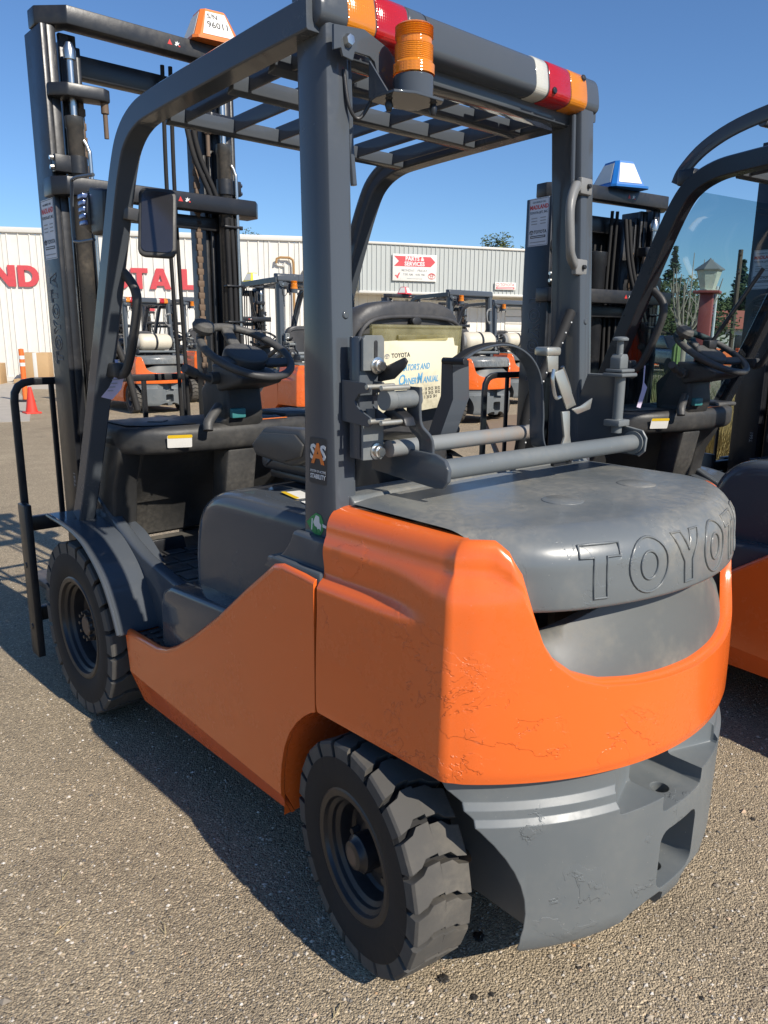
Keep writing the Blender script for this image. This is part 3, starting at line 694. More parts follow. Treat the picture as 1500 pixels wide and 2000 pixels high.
# ------------------------------------------------------------------ forklift: mast, carriage
def build_mast(root, top=2.53, stickers=True):
    zt = top; mid = 1.93 if top > 2.3 else 1.60
    for s in (-1, 1):
        m = MB(); X = lambda a: a * s * (1 if s < 0 else .82)
        def bx(x0, x1, y0, y1, z0, z1, b=.004): m.box((min(x0, x1), y0, z0), (max(x0, x1), y1, z1), b)
        bx(X(.425), X(.404), 1.895, 2.065, .10, zt - .062); bx(X(.404), X(.372), 1.895, 1.917, .10, zt - .062); bx(X(.404), X(.372), 2.043, 2.065, .10, zt - .062)
        rail = m.build('mast_outer_rail', MAST, root)
        m = MB(); bx(X(.322), X(.300), 1.925, 2.06, .12, zt - .07); bx(X(.352), X(.290), 1.925, 1.947, .12, zt - .07); m.build('mast_inner_rail', MAST, root)
        m = MB(); bx(X(.288), X(.268), 1.945, 2.08, .14, zt - .10); m.build('mast_third_rail', BLACKM, root)
        # lift cylinder, rod, feed pipe, clamp
        m = MB(); cx = X(.338); m.lathe([(0, .15), (.030, .15), (.030, zt - .40), (.033, zt - .395), (.033, zt - .36), (0, zt - .35)], (cx, 1.872, 0), (0, 0, 1), 24); cy = m.build('lift_cylinder', CYL, root)
        m = MB(); m.cyl((cx, 1.872, zt - .36), (cx, 1.872, zt - .16), .0125, 16); m.lathe([(0, 0), (.020, 0), (.022, .03), (.012, .055), (0, .055)], (cx, 1.872, zt - .17), (0, 0, 1), 16); m.build('cylinder_rod', CHROME, cy)
        m = MB(); m.tube([(cx + .018 * s * (-1 if s < 0 else 1), 1.845, zt - .44), (cx + .030 * s * (-1 if s < 0 else 1), 1.838, zt - .47), (cx + .034 * s * (-1 if s < 0 else 1), 1.835, zt - .55), (cx + .034 * s * (-1 if s < 0 else 1), 1.835, 1.40)], .0075, 10, 4); m.build('feed_pipe', CHROME, cy)
        m = MB(); m.lathe([(.031, 0), (.036, 0), (.036, .06), (.031, .06)], (cx, 1.872, mid + .045), (0, 0, 1), 24); bx(X(.425), X(.358), 1.855, 1.893, mid + .045, mid + .105, .004); cl = m.build('cylinder_clamp', MAST, root)
        for k in range(2):
            m = MB(); m.lathe([(0, .012), (.008, .012), (.010, 0)], (X(.426), 1.875, mid + .06 + k * .032), (s, 0, 0), 8); m.build('clamp_bolt', CHROME, cl)
        m = MB(); m.prism([(X(.42), 1.93), (X(.42), 1.88), (X(.37), 1.83), (X(.24), 1.815), (X(.215), 1.83), (X(.215), 1.885), (X(.30), 1.905), (X(.36), 1.93)], 'z', zt - .30, zt - .255, .006)
        rb = m.build('rod_bracket', MAST, root)
        m = MB(); m.cyl((X(.232), 1.845, zt - .30), (X(.232), 1.845, zt - .335), .014, 10); m.cyl((X(.232), 1.845, zt - .335), (X(.232), 1.845, zt - .42), .0085, 10); m.build('chain_anchor_bolt', BROWN, rb)
        # chain: alternating link plates
        m = MB(); xx = .165 if s > 0 else -.296; n = 0; z = .35
        while z < zt - .30:
            w = .014 if n % 2 else .009; m.box((xx - w, 1.900, z), (xx + w, 1.916, z + .026), .003); z += .0245; n += 1
        m.build('lift_chain', BROWN, root)
    # tie beams
    m = MB(); m.prism([(-.43, 2.0), (-.43, 1.935), (-.345, 1.85), (.345, 1.85), (.43, 1.935), (.43, 2.0), (.36, 2.0), (.33, 1.93), (-.33, 1.93), (-.36, 2.0)], 'z', zt - .062, zt, .005); tb = m.build('mast_top_beam', MAST, root)
    m = MB(); m.box((-.30, 2.0, zt - .185), (.30, 2.05, zt - .105), .006); m.build('mast_inner_beam', MAST, root)
    m = MB(); m.prism([(-.44, 1.96), (-.44, 1.875), (-.40, 1.825), (.40, 1.825), (.44, 1.875), (.44, 1.96), (.385, 1.96), (.36, 1.885), (-.36, 1.885), (-.385, 1.96)], 'z', mid - .035, mid + .030, .005); mb = m.build('mast_middle_beam', MAST, root)
    m = MB(); m.box((-.30, 1.90, mid - .10), (.30, 1.915, mid - .045), .004); m.build('mast_stay', MAST, root)
    m = MB(); m.box((-.40, 1.88, .25), (.40, 1.92, .40), .006); m.build('mast_lower_beam', MAST, root)
    for par, y, z in ((tb, 1.8495, zt - .03), (mb, 1.8245, mid)):
        tri = MB(); tri.prism([(0, 0), (.020, 0), (.010, .019)], 'z', 0, .0006); frame(tri.build('warning_triangle', REDP, par), (1, 0, 0), (0, 0, 1), (.036, y, z - .009))
        fg = MB(); fg.prism([(a * .62, c * .62) for a, c in ((.0, .004), (.008, .012), (.002, .022), (.012, .018), (.018, .028), (.022, .018), (.036, .022), (.026, .012), (.03, .0), (.02, .008), (.012, -.002))], 'z', 0, .0006); frame(fg.build('warning_figure', WHITEP, par), (1, 0, 0), (0, 0, 1), (.066, y, z - .008))
        fd = MB(); fd.prism([(0, 0), (.007, 0), (.007, .005), (0, .005)], 'z', 0, .0008); frame(fd.build('warning_dot', REDP, par), (1, 0, 0), (0, 0, 1), (.082, y - .0002, z - .010))
    # hoses
    for x, y in ((.062, 1.97), (.094, 1.965)):
        m = MB(); m.tube([(x + .008, y, zt - .08), (x, y, mid), (x + .012, y, 1.2), (x + .02, y, .55)], .0085, 10, 5); m.build('mast_hose', RUBBER, root)
    for k in range(2):
        x = .145 + k * .028
        m = MB(); m.tube([(x - .02, 1.93, zt - .12), (x - .018, 1.90, zt - .30), (x, 1.875, zt - .43), (x + .045, 1.862, zt - .54), (x + .075, 1.855, zt - .62)], .0105, 10, 6); m.build('mast_hose', RUBBER, root)
    for k in range(3):
        x = .262 + k * .024
        m = MB(); m.tube([(x, 1.845, mid - .05), (x + .004, 1.84, mid - .3), (x + .006, 1.842, 1.30), (x + .004, 1.85, .9)], .0105, 10, 5); hs = m.build('mast_hose', RUBBER if k < 2 else STEELD, root)
    for z in (mid - .09, 1.60, 1.45):
        m = MB(); m.box((.246, 1.826, z), (.326, 1.86, z + .010), .003); m.box((.322, 1.835, z - .003), (.338, 1.847, z + .013), .002); m.build('cable_tie', BLACKM, root)
    m = MB(); m.tube([(-.30, 1.885, mid - .06), (-.296, 1.88, 1.60), (-.27, 1.875, 1.45), (-.21, 1.87, 1.28), (-.17, 1.87, 1.1)], .014, 12, 6); m.build('mast_hose', STEELD, root)
    m = MB(); m.tube([(-.355, 1.885, mid - .06), (-.352, 1.88, 1.55), (-.34, 1.875, 1.40), (-.31, 1.875, 1.2)], .010, 12, 6); m.build('mast_hose', RUBBER, root)
    # tilt cylinder
    for s in (-1, 1):
        m = MB(); m.cyl((.27 * s, 1.30, .50), (.27 * s, 1.86, .62), .03, 16); m.build('tilt_cylinder', CYL, root)
    # load backrest, carriage, forks
    def bar(p, w=.030, d=.018, name='backrest_frame'):
        m = MB(); m.sweep(p, rrect(w, d, .004), up=(0, 1, 0)); return m.build(name, BLACKM, root)
    yb = 2.17
    pts = [(-.555, yb, .18), (-.555, yb, 1.13), (-.551, yb, 1.165), (-.536, yb, 1.192), (-.512, yb, 1.205), (-.48, yb, 1.21)]
    bar(pts + [(-x, y, z) for x, y, z in pts[::-1]])
    for x in (-.405, -.20, .0, .20, .405): bar([(x, yb, .62), (x, yb, 1.197)], .022, .014, 'backrest_bar')
    for z in (.62, .22):
        m = MB(); m.box((-.545, yb - .02, z - .03), (.545, yb + .02, z + .03), .005); m.build('carriage_bar', BLACKM, root)
    for s in (-1, 1):
        m = MB(); m.box((min(s * .16, s * .27), yb + .02, .06), (max(s * .16, s * .27), yb + .06, .66), .005); m.box((min(s * .16, s * .27), yb + .06, .06), (max(s * .16, s * .27), yb + 1.05, .095), .005); m.build('fork', BLACKM, root)
        m = MB(); m.box((min(s * .560, s * .590), yb - .105, .06), (max(s * .560, s * .590), yb - .022, .72), .004); m.build('fork_side_plate', BLACKM, root)
        for z in (.19, .46):
            m = MB(); m.lathe([(0, .004), (.011, .004), (.013, 0)], (s * .590, yb - .06, z), (s, 0, 0), 12); m.build('plate_bolt', BLACKM, root)
    if stickers:
        sz = 1.785 if top > 2.3 else 1.93
        w, h = .132, .215
        st = plate('dealer_sticker', w, h, STICK, root, (0, -1, 0), (0, 0, 1), (-.4252, 1.978, sz), .0006)
        stl = []
        X_, U_ = (0, -1, 0), (0, 0, 1)
        def tx(s, size, z, mat, bold=0.0, dx=0, sx=1.0): text('sticker_text', s, size, mat, root, X_, U_, (-.4262, 1.978 - dx, sz + z), bold, .0002, sx=sx)
        tx('FOR SERVICE CALL', .0105, .088, BLACKP); tx('MADLAND', .0255, .066, REDP, .0009, sx=.98); tx('TOYOTA-LIFT, INC.', .0150, .042, BLACKP, .0002, sx=.92)
        for i in range(3):
            for dx, ww in ((-.028, .040), (.030, .036)): plate('sticker_line', ww, .004, GRAYP, root, X_, U_, (-.4262, 1.978 - dx, sz + .018 - i * .013), .0003, .001)
        tx('TOYOTA', .020, -.045, BLACKP, .0006, .014)
        for a, b_, cy in ((.013, .009, 0), (.009, .0035, .0035), (.004, .009, 0)):
            m = MB(); m.tube([(q[0], q[1], 0) for q in ell(0, cy, a, b_, 20)], .0008, 5, closed=True, up=(0, 0, 1)); frame(m.build('sticker_emblem', BLACKP, root), X_, U_, (-.4262, 2.022, sz - .045))
        plate('sticker_bar', .10, .011, BLACKP, root, X_, U_, (-.4262, 1.978, sz - .066), .0003, .001); plate('sticker_line', .09, .003, STICK, root, X_, U_, (-.4266, 1.978, sz - .066), .0003, .001)
        plate('sticker_line', .105, .004, GRAYP, root, X_, U_, (-.4262, 1.978, sz - .090), .0003, .001)
        for k, (aa, bb, ww, hh) in enumerate(((0, .1035, .126, .0015), (0, -.1035, .126, .0015), (.0625, 0, .0015, .207), (-.0625, 0, .0015, .207))): plate('sticker_line', ww, hh, BLACKP, root, X_, U_, (-.4262, 1.978 - aa, sz + bb), .0003, .0005)
    # outlined letters running down the rail
    z = 1.60; H = .072 if top < 2.3 else .060
    seq = 'TOYOTA'
    if top > 2.3: z = 1.285
    for ch in seq:
        m = MB()
        for loop in GLYPH[ch][1]:
            if top > 2.3: P = [(-.4255, 1.945 + q[1] * H * 1.15, z + q[0] * H) for q in loop]      # reads upwards on this rail
            else: P = [(-.4255, 1.94 + (1 - q[1]) * H, z - q[0] * H) for q in loop]
            m.tube(P, .0016, 5, closed=True, up=(1, 0, 0))
        m.build('raised_letter', OUTL, root, 60)
        z += (GLYPH[ch][0] + .10) * H * (1 if top > 2.3 else -1)
    return tb

# ------------------------------------------------------------------ forklift: wheels
def lug_tyre(r, w, n, rin):
    """solid tyre: carcass lathe plus staggered chevron lugs"""
    m = MB(); h = w / 2; g = .028
    prof = [(rin, -h * .80), (rin + .02, -h * .94), (r * .72, -h), (r * .86, -h * .985), (r - .040, -h * .96), (r - g, -h * .86), (r - g, h * .86), (r - .040, h * .96), (r * .86, h * .985), (r * .72, h), (rin + .02, h * .94), (rin, h * .80)]
    m.lathe(prof, (0, 0, 0), (1, 0, 0), 72, 0)
    pitch = 2 * math.pi / n
    for k in range(n):
        for half in (-1, 1):
            a0 = k * pitch + (0 if half < 0 else pitch * .08)
            L = []
            xs = [0.0006, .42, .60, .93, 1.0]
            sh = [0, .02, .20, .30, .32]
            lead = [(half * x * h * .985, a0 + pitch * (sh[i] * .9)) for i, x in enumerate(xs)]
            gap = .20; trail = [(x, a + pitch * (1 - gap)) for x, a in lead]
            ring = lead + trail[::-1]
            rad = lambda x: r - .0018 * (x / h) ** 2 - (.006 if abs(x) > h * .95 else 0)
            topv = []; botv = []
            for x, a in ring:
                for lst, rr in ((topv, rad(x)), (botv, r - g - .012 - (.022 if abs(x) > h * .95 else 0))):
                    lst.append((x, rr * math.cos(a), rr * math.sin(a)))
            nn = len(ring); vs = topv + botv
            fs = [(i, (i + 1) % nn, nn + (i + 1) % nn, nn + i) for i in range(nn)]
            q = len(lead)
            for i in range(q - 1): fs.append((i, i + 1, nn - 2 - i, nn - 1 - i))
            m.add(vs, fs, 1 if True else 0)
            # fine sipe across each half block
            if True:
                am = a0 + pitch * .42
    return m
TYRE_MESH = {}
def build_wheel(root, loc, r, w, rin, n, front, steer=0, side=-1):
    k = (r, w)
    if k not in TYRE_MESH:
        o = lug_tyre(r, w, n, rin).build('tyre', [RUBBER, TREAD], None, 30); TYRE_MESH[k] = o.data; bpy.data.objects.remove(o)
    wh = MB(); h = w / 2
    # rim: outer side towards -x
    prof = [(rin + .012, -h * .80), (rin + .020, -h * .90), (rin + .012, -h * .96), (rin - .002, -h * .93), (rin - .006, -h * .80), (rin - .016, -h * .72), (rin - .018, -h * .60), (rin - .028, -h * .50), (rin - .034, -h * .1), (rin * .70, h * .0), (rin * .62, -h * .05), (rin * .36, -h * .05), (rin * .30, 0.02), (0, .02)]
    wh.lathe(prof, (0, 0, 0), (1, 0, 0), 56)
    o = wh.build('wheel', BLACKM, root, 30); o.location = loc; o.rotation_euler = (0, 0, steer + (math.pi if side > 0 else 0))
    t = bpy.data.objects.new('tyre', TYRE_MESH[k]); COL.objects.link(t); t.parent = o
    if front:
        m = MB(); m.lathe([(0, -h * .62), (.030, -h * .62), (.036, -h * .60), (.040, -h * .52), (.060, -h * .50), (.060, -.01), (0, -.01)], (0, 0, 0), (1, 0, 0), 28); m.build('hub', BLACKM, o)
        m = MB(); m.lathe([(0, -h * .645), (.034, -h * .645), (.038, -h * .61), (0, -h * .61)], (0, 0, 0), (1, 0, 0), 28); m.build('hub_cap', BROWN, o)
        for q in range(10):
            a = 2 * math.pi * q / 10; m = MB(); m.lathe([(0, -.018), (.007, -.018), (.009, 0)], (-h * .50, .050 * math.cos(a), .050 * math.sin(a)), (1, 0, 0), 6); m.build('hub_bolt', STEELD, o)
    else:
        m = MB(); m.lathe([(0, -h * .95), (.020, -h * .95), (.032, -h * .90), (.038, -h * .74), (.043, -h * .70), (.043, -h * .2), (.058, -h * .15), (.058, 0), (0, 0)], (0, 0, 0), (1, 0, 0), 28); hb = m.build('hub', BLACKM, o)
        m = MB(); m.lathe([(0, -h * .965), (.012, -h * .965), (.022, -h * .945), (0, -h * .94)], (0, 0, 0), (1, 0, 0), 20); m.build('hub_cap', BROWN, o)
        for q in range(5):
            a = 2 * math.pi * q / 5; m = MB(); m.lathe([(0, -.02), (.009, -.02), (.011, 0)], (-.004, .075 * math.cos(a), .075 * math.sin(a)), (1, 0, 0), 6); m.build('wheel_nut', STEELD, o)
    return o
def build_wheels(root):
    for s in (-1, 1):
        build_wheel(root, (.485 * s, 1.608, .330), .330, .19, .178, 22, True, 0, s)
        build_wheel(root, (.492 * s, 0, .262), .262, .146, .136, 21, False, -.154, s)
    m = MB(); m.box((-.44, -.07, .20), (.44, .07, .33), .01); m.cyl((-.44, 0, .262), (.44, 0, .262), .045, 16); m.build('steer_axle', STEELD, root)
    m = MB(); m.box((-.40, 1.50, .24), (.40, 1.72, .44), .02); m.build('drive_axle', BLACKM, root)
    m = MB(); m.box((-.33, .0, .30), (.33, 1.55, .56), .0); m.build('chassis', BLACKM, root)
    m = MB(); m.box((-.30, -.30, .16), (.30, -.27, .20), 0); m.cyl((-.42, -.12, .22), (.42, -.12, .22), .018, 10); m.build('drag_link', BROWN, root)
# ------------------------------------------------------------------ forklift: tank bracket, small fittings
def build_tank_bracket(root):
    # fixed plates on the left pillar
    m = MB(); m.box((-.462, .100, 1.145), (-.408, .1355, 1.405), .003); ch = m.build('bracket_channel', GUARD, root)
    m = MB(); m.prism([(-.462, 1.335), (-.462, 1.40), (-.455, 1.408), (-.410, 1.408), (-.404, 1.40), (-.404, 1.335)], 'y', .088, .094, 0); m.build('slotted_plate', GRAY, ch); m = MB(); m.prism([(-.462, 1.145), (-.462, 1.235), (-.45, 1.235), (-.45, 1.255), (-.428, 1.255), (-.428, 1.235), (-.404, 1.235), (-.404, 1.15), (-.41, 1.143)], 'y', .088, .094, 0); pl = m.build('slotted_plate', GRAY, ch)
    m = MB(); m.prism(rrect(.009, .045, .004), 'y', .0865, .0885, 0, mat=Matrix.Translation((-.428, 0, 1.375))); m.build('plate_slot', BLACKM, ch)
    for z in (1.345, 1.162):
        m = MB(); m.lathe([(0, .0), (.018, 0), (.018, .003), (.013, .004), (.013, .013), (.011, .014), (.0, .014)], (-.424, .088, z), (0, -1, 0), 20); m.lathe([(0, .014), (.010, .014), (.010, .020), (0, .020)], (-.424, .088, z), (0, -1, 0), 6); m.build('flange_bolt', CHROME, ch)
    # jaw: two plates with a V mouth
    jp = [(.150, 1.226), (.150, 1.314), (.072, 1.311), (.058, 1.300), (.064, 1.291), (.094, 1.287), (.107, 1.272), (.102, 1.262), (.088, 1.252), (.058, 1.240), (.052, 1.229), (.062, 1.220)]
    for x0 in (-.470, -.425):
        m = MB(); m.prism(jp, 'x', x0, x0 + .006, 0); m.build('latch_jaw', GUARD, root)
    m = MB(); m.box((-.464, .128, 1.228), (-.425, .134, 1.312), .001); m.build('jaw_web', GUARD, root)
    m = MB(); m.prism([(.125, 1.300), (.09, 1.312), (.055, 1.318), (.022, 1.342), (.014, 1.356), (.022, 1.364), (.075, 1.345), (.12, 1.352), (.135, 1.335)], 'x', -.408, -.402, .001); lv = m.build('latch_lever', BLACKM, root)
    for yy, zz in ((.066, 1.303), (.02, 1.303), (.056, 1.232), (.02, 1.232)):
        m = MB(); m.cyl((-.472, yy, zz), (-.395, yy, zz), .0055, 10); m.build('latch_pin', ZINC, lv)
    m = MB(); m.prism([(.095, 1.235), (.06, 1.258), (.045, 1.258), (.012, 1.24), (.004, 1.222), (.03, 1.222), (.05, 1.235)], 'x', -.415, -.385, .003); m.build('latch_dog', BLACKM, lv)
    # swinging cradle: stub pin, arm, two pipes, end plates
    m = MB(); m.cyl((-.445, .03, 1.277), (-.36, .03, 1.277), .0185, 20); m.cyl((-.455, .03, 1.277), (-.432, .03, 1.277), .021, 20); pin = m.build('swing_pin', GRAY, root)
    m = MB(); m.sweep(spline([(-.368, .03, 1.302), (-.368, .03, 1.245), (-.362, .028, 1.215), (-.340, .02, 1.185), (-.338, .02, 1.13)], 5), rrect(.042, .008, .003), up=(1, 0, 0)); m.build('cradle_arm', GUARD, root)
    m = MB(); m.prism([(.19, 1.100), (.19, 1.168), (-.02, 1.160), (-.048, 1.150), (-.060, 1.130), (-.058, 1.105), (-.042, 1.088), (-.02, 1.086)], 'x', -.352, -.340, .003); m.build('cradle_side_plate', GUARD, root)
    m = MB(); m.cyl((-.40, .075, 1.166), (.12, .075, 1.166), .0185, 24); m.build('cradle_pipe', RUST, root)
    m = MB(); m.cyl((-.342, -.028, 1.126), (.432, -.028, 1.120), .0225, 24); m.build('cradle_pipe', GRAY, root)
    ep = [(-.045, 1.085), (-.062, 1.100), (-.064, 1.135), (-.052, 1.152), (.0, 1.160), (.016, 1.178), (.035, 1.285), (.046, 1.300), (.135, 1.300), (.185, 1.16), (.19, 1.09)]
    m = MB(); m.prism(ep, 'x', .430, .437, 0); m.build('cradle_end_plate', GUARD, root)
    m = MB(); m.tube([(.4335, y, z) for y, z in ep[:9]], .0048, 6, up=(1, 0, 0)); m.build('end_plate_flange', GRAY, root)
    m = MB(); m.lathe([(.0, 0), (.032, 0), (.032, .006), (0, .006)], (.424, -.028, 1.120), (1, 0, 0), 24); m.build('pipe_collar', GRAY, root)
    m = MB(); m.cyl((.405, .012, 1.145), (.405, .012, 1.32), .0145, 18); m.box((.365, -.018, 1.301), (.442, .045, 1.311), .003); m.box((.37, -.013, 1.313), (.436, .04, 1.322), .003); m.box((.375, -.013, 1.165), (.43, .037, 1.183), .003); m.build('hinge_post', GRAY, root)
    m = MB(); m.prism([(.375, 1.322), (.375, 1.352), (.385, 1.362), (.408, 1.362), (.415, 1.352), (.415, 1.322)], 'y', -.003, .030, .003); m.cyl((.392, .012, 1.36), (.392, .012, 1.40), .009, 14); m.lathe([(0, 0), (.021, 0), (.021, .006), (.015, .010), (0, .011)], (.392, .012, 1.398), (0, 0, 1), 22); m.build('plunger_knob', GRAY, root)
    # strap carrier and over-centre latch
    m = MB(); m.prism([(.075, 1.352), (.11, 1.355), (.11, 1.27), (.165, 1.14), (.125, 1.14), (.07, 1.265)], 'x', -.205, -.150, 0) ; m.build('strap_carrier', GUARD, root)
    path = spline([(-.222, .05, 1.352), (-.17, .045, 1.376), (-.10, .04, 1.388), (-.04, .035, 1.380), (.012, .03, 1.350), (.044, .028, 1.30), (.056, .026, 1.22), (.056, .024, 1.17), (.066, .022, 1.138), (.088, .02, 1.132)], 6)
    m = MB(); m.sweep(path, rrect(.046, .005, .002), up=(0, 0, 1)); sp = m.build('tank_strap', GUARD, root)
    m = MB(); m.sweep([p + Vector((.0, 0, .004)) for p in path[:34]], rrect(.030, .004, .0015), up=(0, 0, 1)); m.build('strap_liner', RUBBER, sp)
    m = MB(); m.cyl((-.224, .018, 1.352), (-.224, .085, 1.352), .008, 12); m.build('strap_pivot', BLACKM, sp)
    m = MB(); m.box((.035, -.012, 1.362), (.092, .030, 1.383), .006); m.prism([(.040, 1.362), (.085, 1.362), (.088, 1.325), (.048, 1.322)], 'y', -.008, -.004, .001); m.build('strap_head', ZINC, sp)
    m = MB(); m.prism([(.060, 1.322), (.098, 1.330), (.162, 1.238), (.124, 1.228)], 'y', -.016, -.012, .001); m.build('latch_handle', ZINC, sp)
    m = MB(); m.prism([(.125, 1.230), (.162, 1.236), (.212, 1.254), (.205, 1.226), (.150, 1.216)], 'y', -.030, -.026, .001); m.build('latch_tail', ZINC, sp)
    m = MB(); m.tube([(.052, -.02, 1.33), (.048, -.022, 1.30), (.064, -.022, 1.262), (.082, -.022, 1.262)], .0045, 8, 4); m.tube([(.10, -.01, 1.335), (.128, -.01, 1.295), (.138, -.012, 1.27)], .0045, 8, 4); m.build('latch_wire', CHROME, sp)
    m = MB(); m.prism([(.095, 1.225), (.128, 1.225), (.134, 1.165), (.142, 1.14), (.128, 1.095), (.096, 1.09), (.098, 1.13), (.112, 1.16)], 'y', -.022, -.016, .001); m.build('latch_strut', ZINC, sp)
    m = MB(); m.prism([(.062, 1.09), (.062, 1.13), (.14, 1.128), (.14, 1.09)], 'y', -.030, -.018, .003); m.lathe([(0, .012), (.008, .012), (.012, .003), (.012, 0)], (.118, -.030, 1.108), (0, -1, 0), 12); m.build('latch_anchor', BLACKM, sp)
    # flexible hose in woven sleeve
    m = MB(); m.tube([(.385, .175, 1.475), (.31, .16, 1.39), (.25, .16, 1.31), (.215, .17, 1.24), (.20, .18, 1.15), (.205, .2, 1.05)], .0145, 12, 6); hs = m.build('fuel_hose', RUBBER, root)
    pts = spline([(.385, .175, 1.475), (.31, .16, 1.39), (.25, .16, 1.31), (.215, .17, 1.24), (.20, .18, 1.15), (.205, .2, 1.05)], 6)
    for k in range(2, len(pts) - 2, 2):
        p = pts[k]; MB().box((p.x - .006 + .003 * (k % 4), p.y - .0165, p.z - .002), (p.x - .001 + .003 * (k % 4), p.y - .0135, p.z + .002), .001).build('sleeve_fleck', WHITEP, hs)

def build_fittings(root, mirror=True):
    if mirror:
        # rear view mirror on the left front pillar
        c = Vector((-.395, 1.135, 1.735)); X_ = Vector((.86, -.50, -.04)).normalized(); U_ = Vector((.13, .30, 1)).normalized()
        m = MB(); m.prism(rrect(.112, .215, .022, 4), 'z', -.018, .0, .006, 3); mr = frame(m.build('mirror', PLAST, root), X_, U_, c)
        m = MB(); m.prism(rrect(.092, .190, .016, 4), 'z', .0005, .003, 0); m.build('mirror_glass', BARREL, mr)
        m = MB(); m.sweep([(-.470, 1.20, 1.76), (-.44, 1.185, 1.755), (-.41, 1.16, 1.745)], rrect(.016, .038, .004), up=(0, 0, 1)); m.build('mirror_arm', STEELD, root)
        # work light in its guard
        m = MB(); m.prism([(1.395, 1.71), (1.39, 1.855), (1.275, 1.835), (1.29, 1.71)], 'x', -.498, -.42, .010, 3); wlh = m.build('work_light_housing', BLACKM, root)
        m = MB(); m.prism([(q[0], q[1]) for q in ell(-.476, 1.785, .034, .064, 20)], 'y', 1.392, 1.445, .010, 2); lt = m.build('work_light_lamp', BLACKM, wlh)
        for k in range(5):
            m = MB(); m.box((-.514, 1.40, 1.742 + k * .02), (-.490, 1.446, 1.755 + k * .02), .002); m.build('lamp_fin', BLUEGL, lt)
        m = MB(); m.tube([(-.515, 1.30, 1.875), (-.515, 1.455, 1.885), (-.515, 1.48, 1.86), (-.515, 1.495, 1.72), (-.515, 1.47, 1.695), (-.515, 1.33, 1.69)], .0055, 8, 4); m.build('lamp_guard_wire', GUARD, wlh)
    # stickers on the pillar
    xo = -.4985
    def on_pillar(y, z, d=0): 
        t = (z - .90) / 1.13; return (-(.497 - .025 * t) - .0008 - d, y, z)
    X_, U_ = (0, -1, 0), (.022, 0, 1)
    st = plate('sas_sticker', .064, .104, BLACKP, root, X_, U_, on_pillar(.208, 1.132), .0006, .006)
    text('sas_letter', 'S', .046, WHITEP, root, X_, U_, on_pillar(.226, 1.150, .0009), .0016, .0003); text('sas_letter', 'S', .046, WHITEP, root, X_, U_, on_pillar(.190, 1.150, .0009), .0016, .0003)
    text('sas_letter', 'A', .062, ORANGP, root, X_, U_, on_pillar(.208, 1.146, .0015), .0022, .0003)
    text('sas_text', 'SYSTEM OF ACTIVE', .0078, WHITEP, root, X_, U_, on_pillar(.208, 1.108, .0009), .0001, .0002, sx=.85); text('sas_text', 'STABILITY', .0145, WHITEP, root, X_, U_, on_pillar(.208, 1.096, .0009), .0004, .0002, sx=.86)
    m = MB(); m.prism([(-.036, 0), (-.018, .016), (0, .027), (.018, .024), (.027, .010), (.028, -.008), (.018, -.022), (0, -.026), (-.018, -.017)], 'z', 0, .0006); frame(m.build('leaf_sticker', GREENP, root), X_, U_, on_pillar(.214, .985))
    m = MB(); m.prism([(-.010, .004), (.0, .022), (.012, .020), (.014, .006), (.020, .002), (.018, -.014), (.008, -.014), (.004, -.006), (-.004, -.004)], 'z', 0, .0004); m.prism([(.024, .006), (.040, .003), (.038, -.003), (.026, -.002)], 'z', 0, .0004); m.prism([(-.018, -.015), (-.014, -.015), (-.012, .012), (-.016, .012)], 'z', 0, .0004); frame(m.build('leaf_truck_mark', WHITEP, root), X_, U_, on_pillar(.214, .985, .0007))
    for a in ((.012, -.014), (-.002, -.014)):
        m = MB(); m.prism(ell(*a, .006, .006, 12), 'z', 0, .0004); frame(m.build('leaf_truck_wheel', GREENP, root), X_, U_, on_pillar(.214, .985, .0012))
    text('serial_text', 'T661', .03, GRAYP, root, (0, 0, 1), (0, 1, 0), (-.4258, 1.93, .83), 0, .0003)

def build_forklift(root, mast_top=2.53, tank=True, beacon=True, mirror=True):
    build_counterweight(root); build_sides(root); build_cab(root); build_guard(root, beacon); build_mast(root, mast_top); build_wheels(root)
    if tank: build_tank_bracket(root)
    build_fittings(root, mirror)
def build_tank(root):
    m = MB(); m.lathe([(0, 0), (.07, .004), (.12, .03), (.15, .08), (.15, .60), (.12, .65), (.07, .68), (0, .684)], (-.34, .03, 1.30), (1, 0, 0), 32); t = m.build('gas_tank', TANK, root, 40)
    m = MB(); m.lathe([(.115, 0), (.12, 0), (.12, .08), (.115, .08), (.115, 0)], (-.42, .03, 1.30), (1, 0, 0), 24); m.build('tank_collar', STEELG, t)
    m = MB(); m.lathe([(.1515, 0), (.154, 0), (.154, .045), (.1515, .045)], (-.03, .03, 1.30), (1, 0, 0), 32); m.build('tank_strap', BLACKM, t)
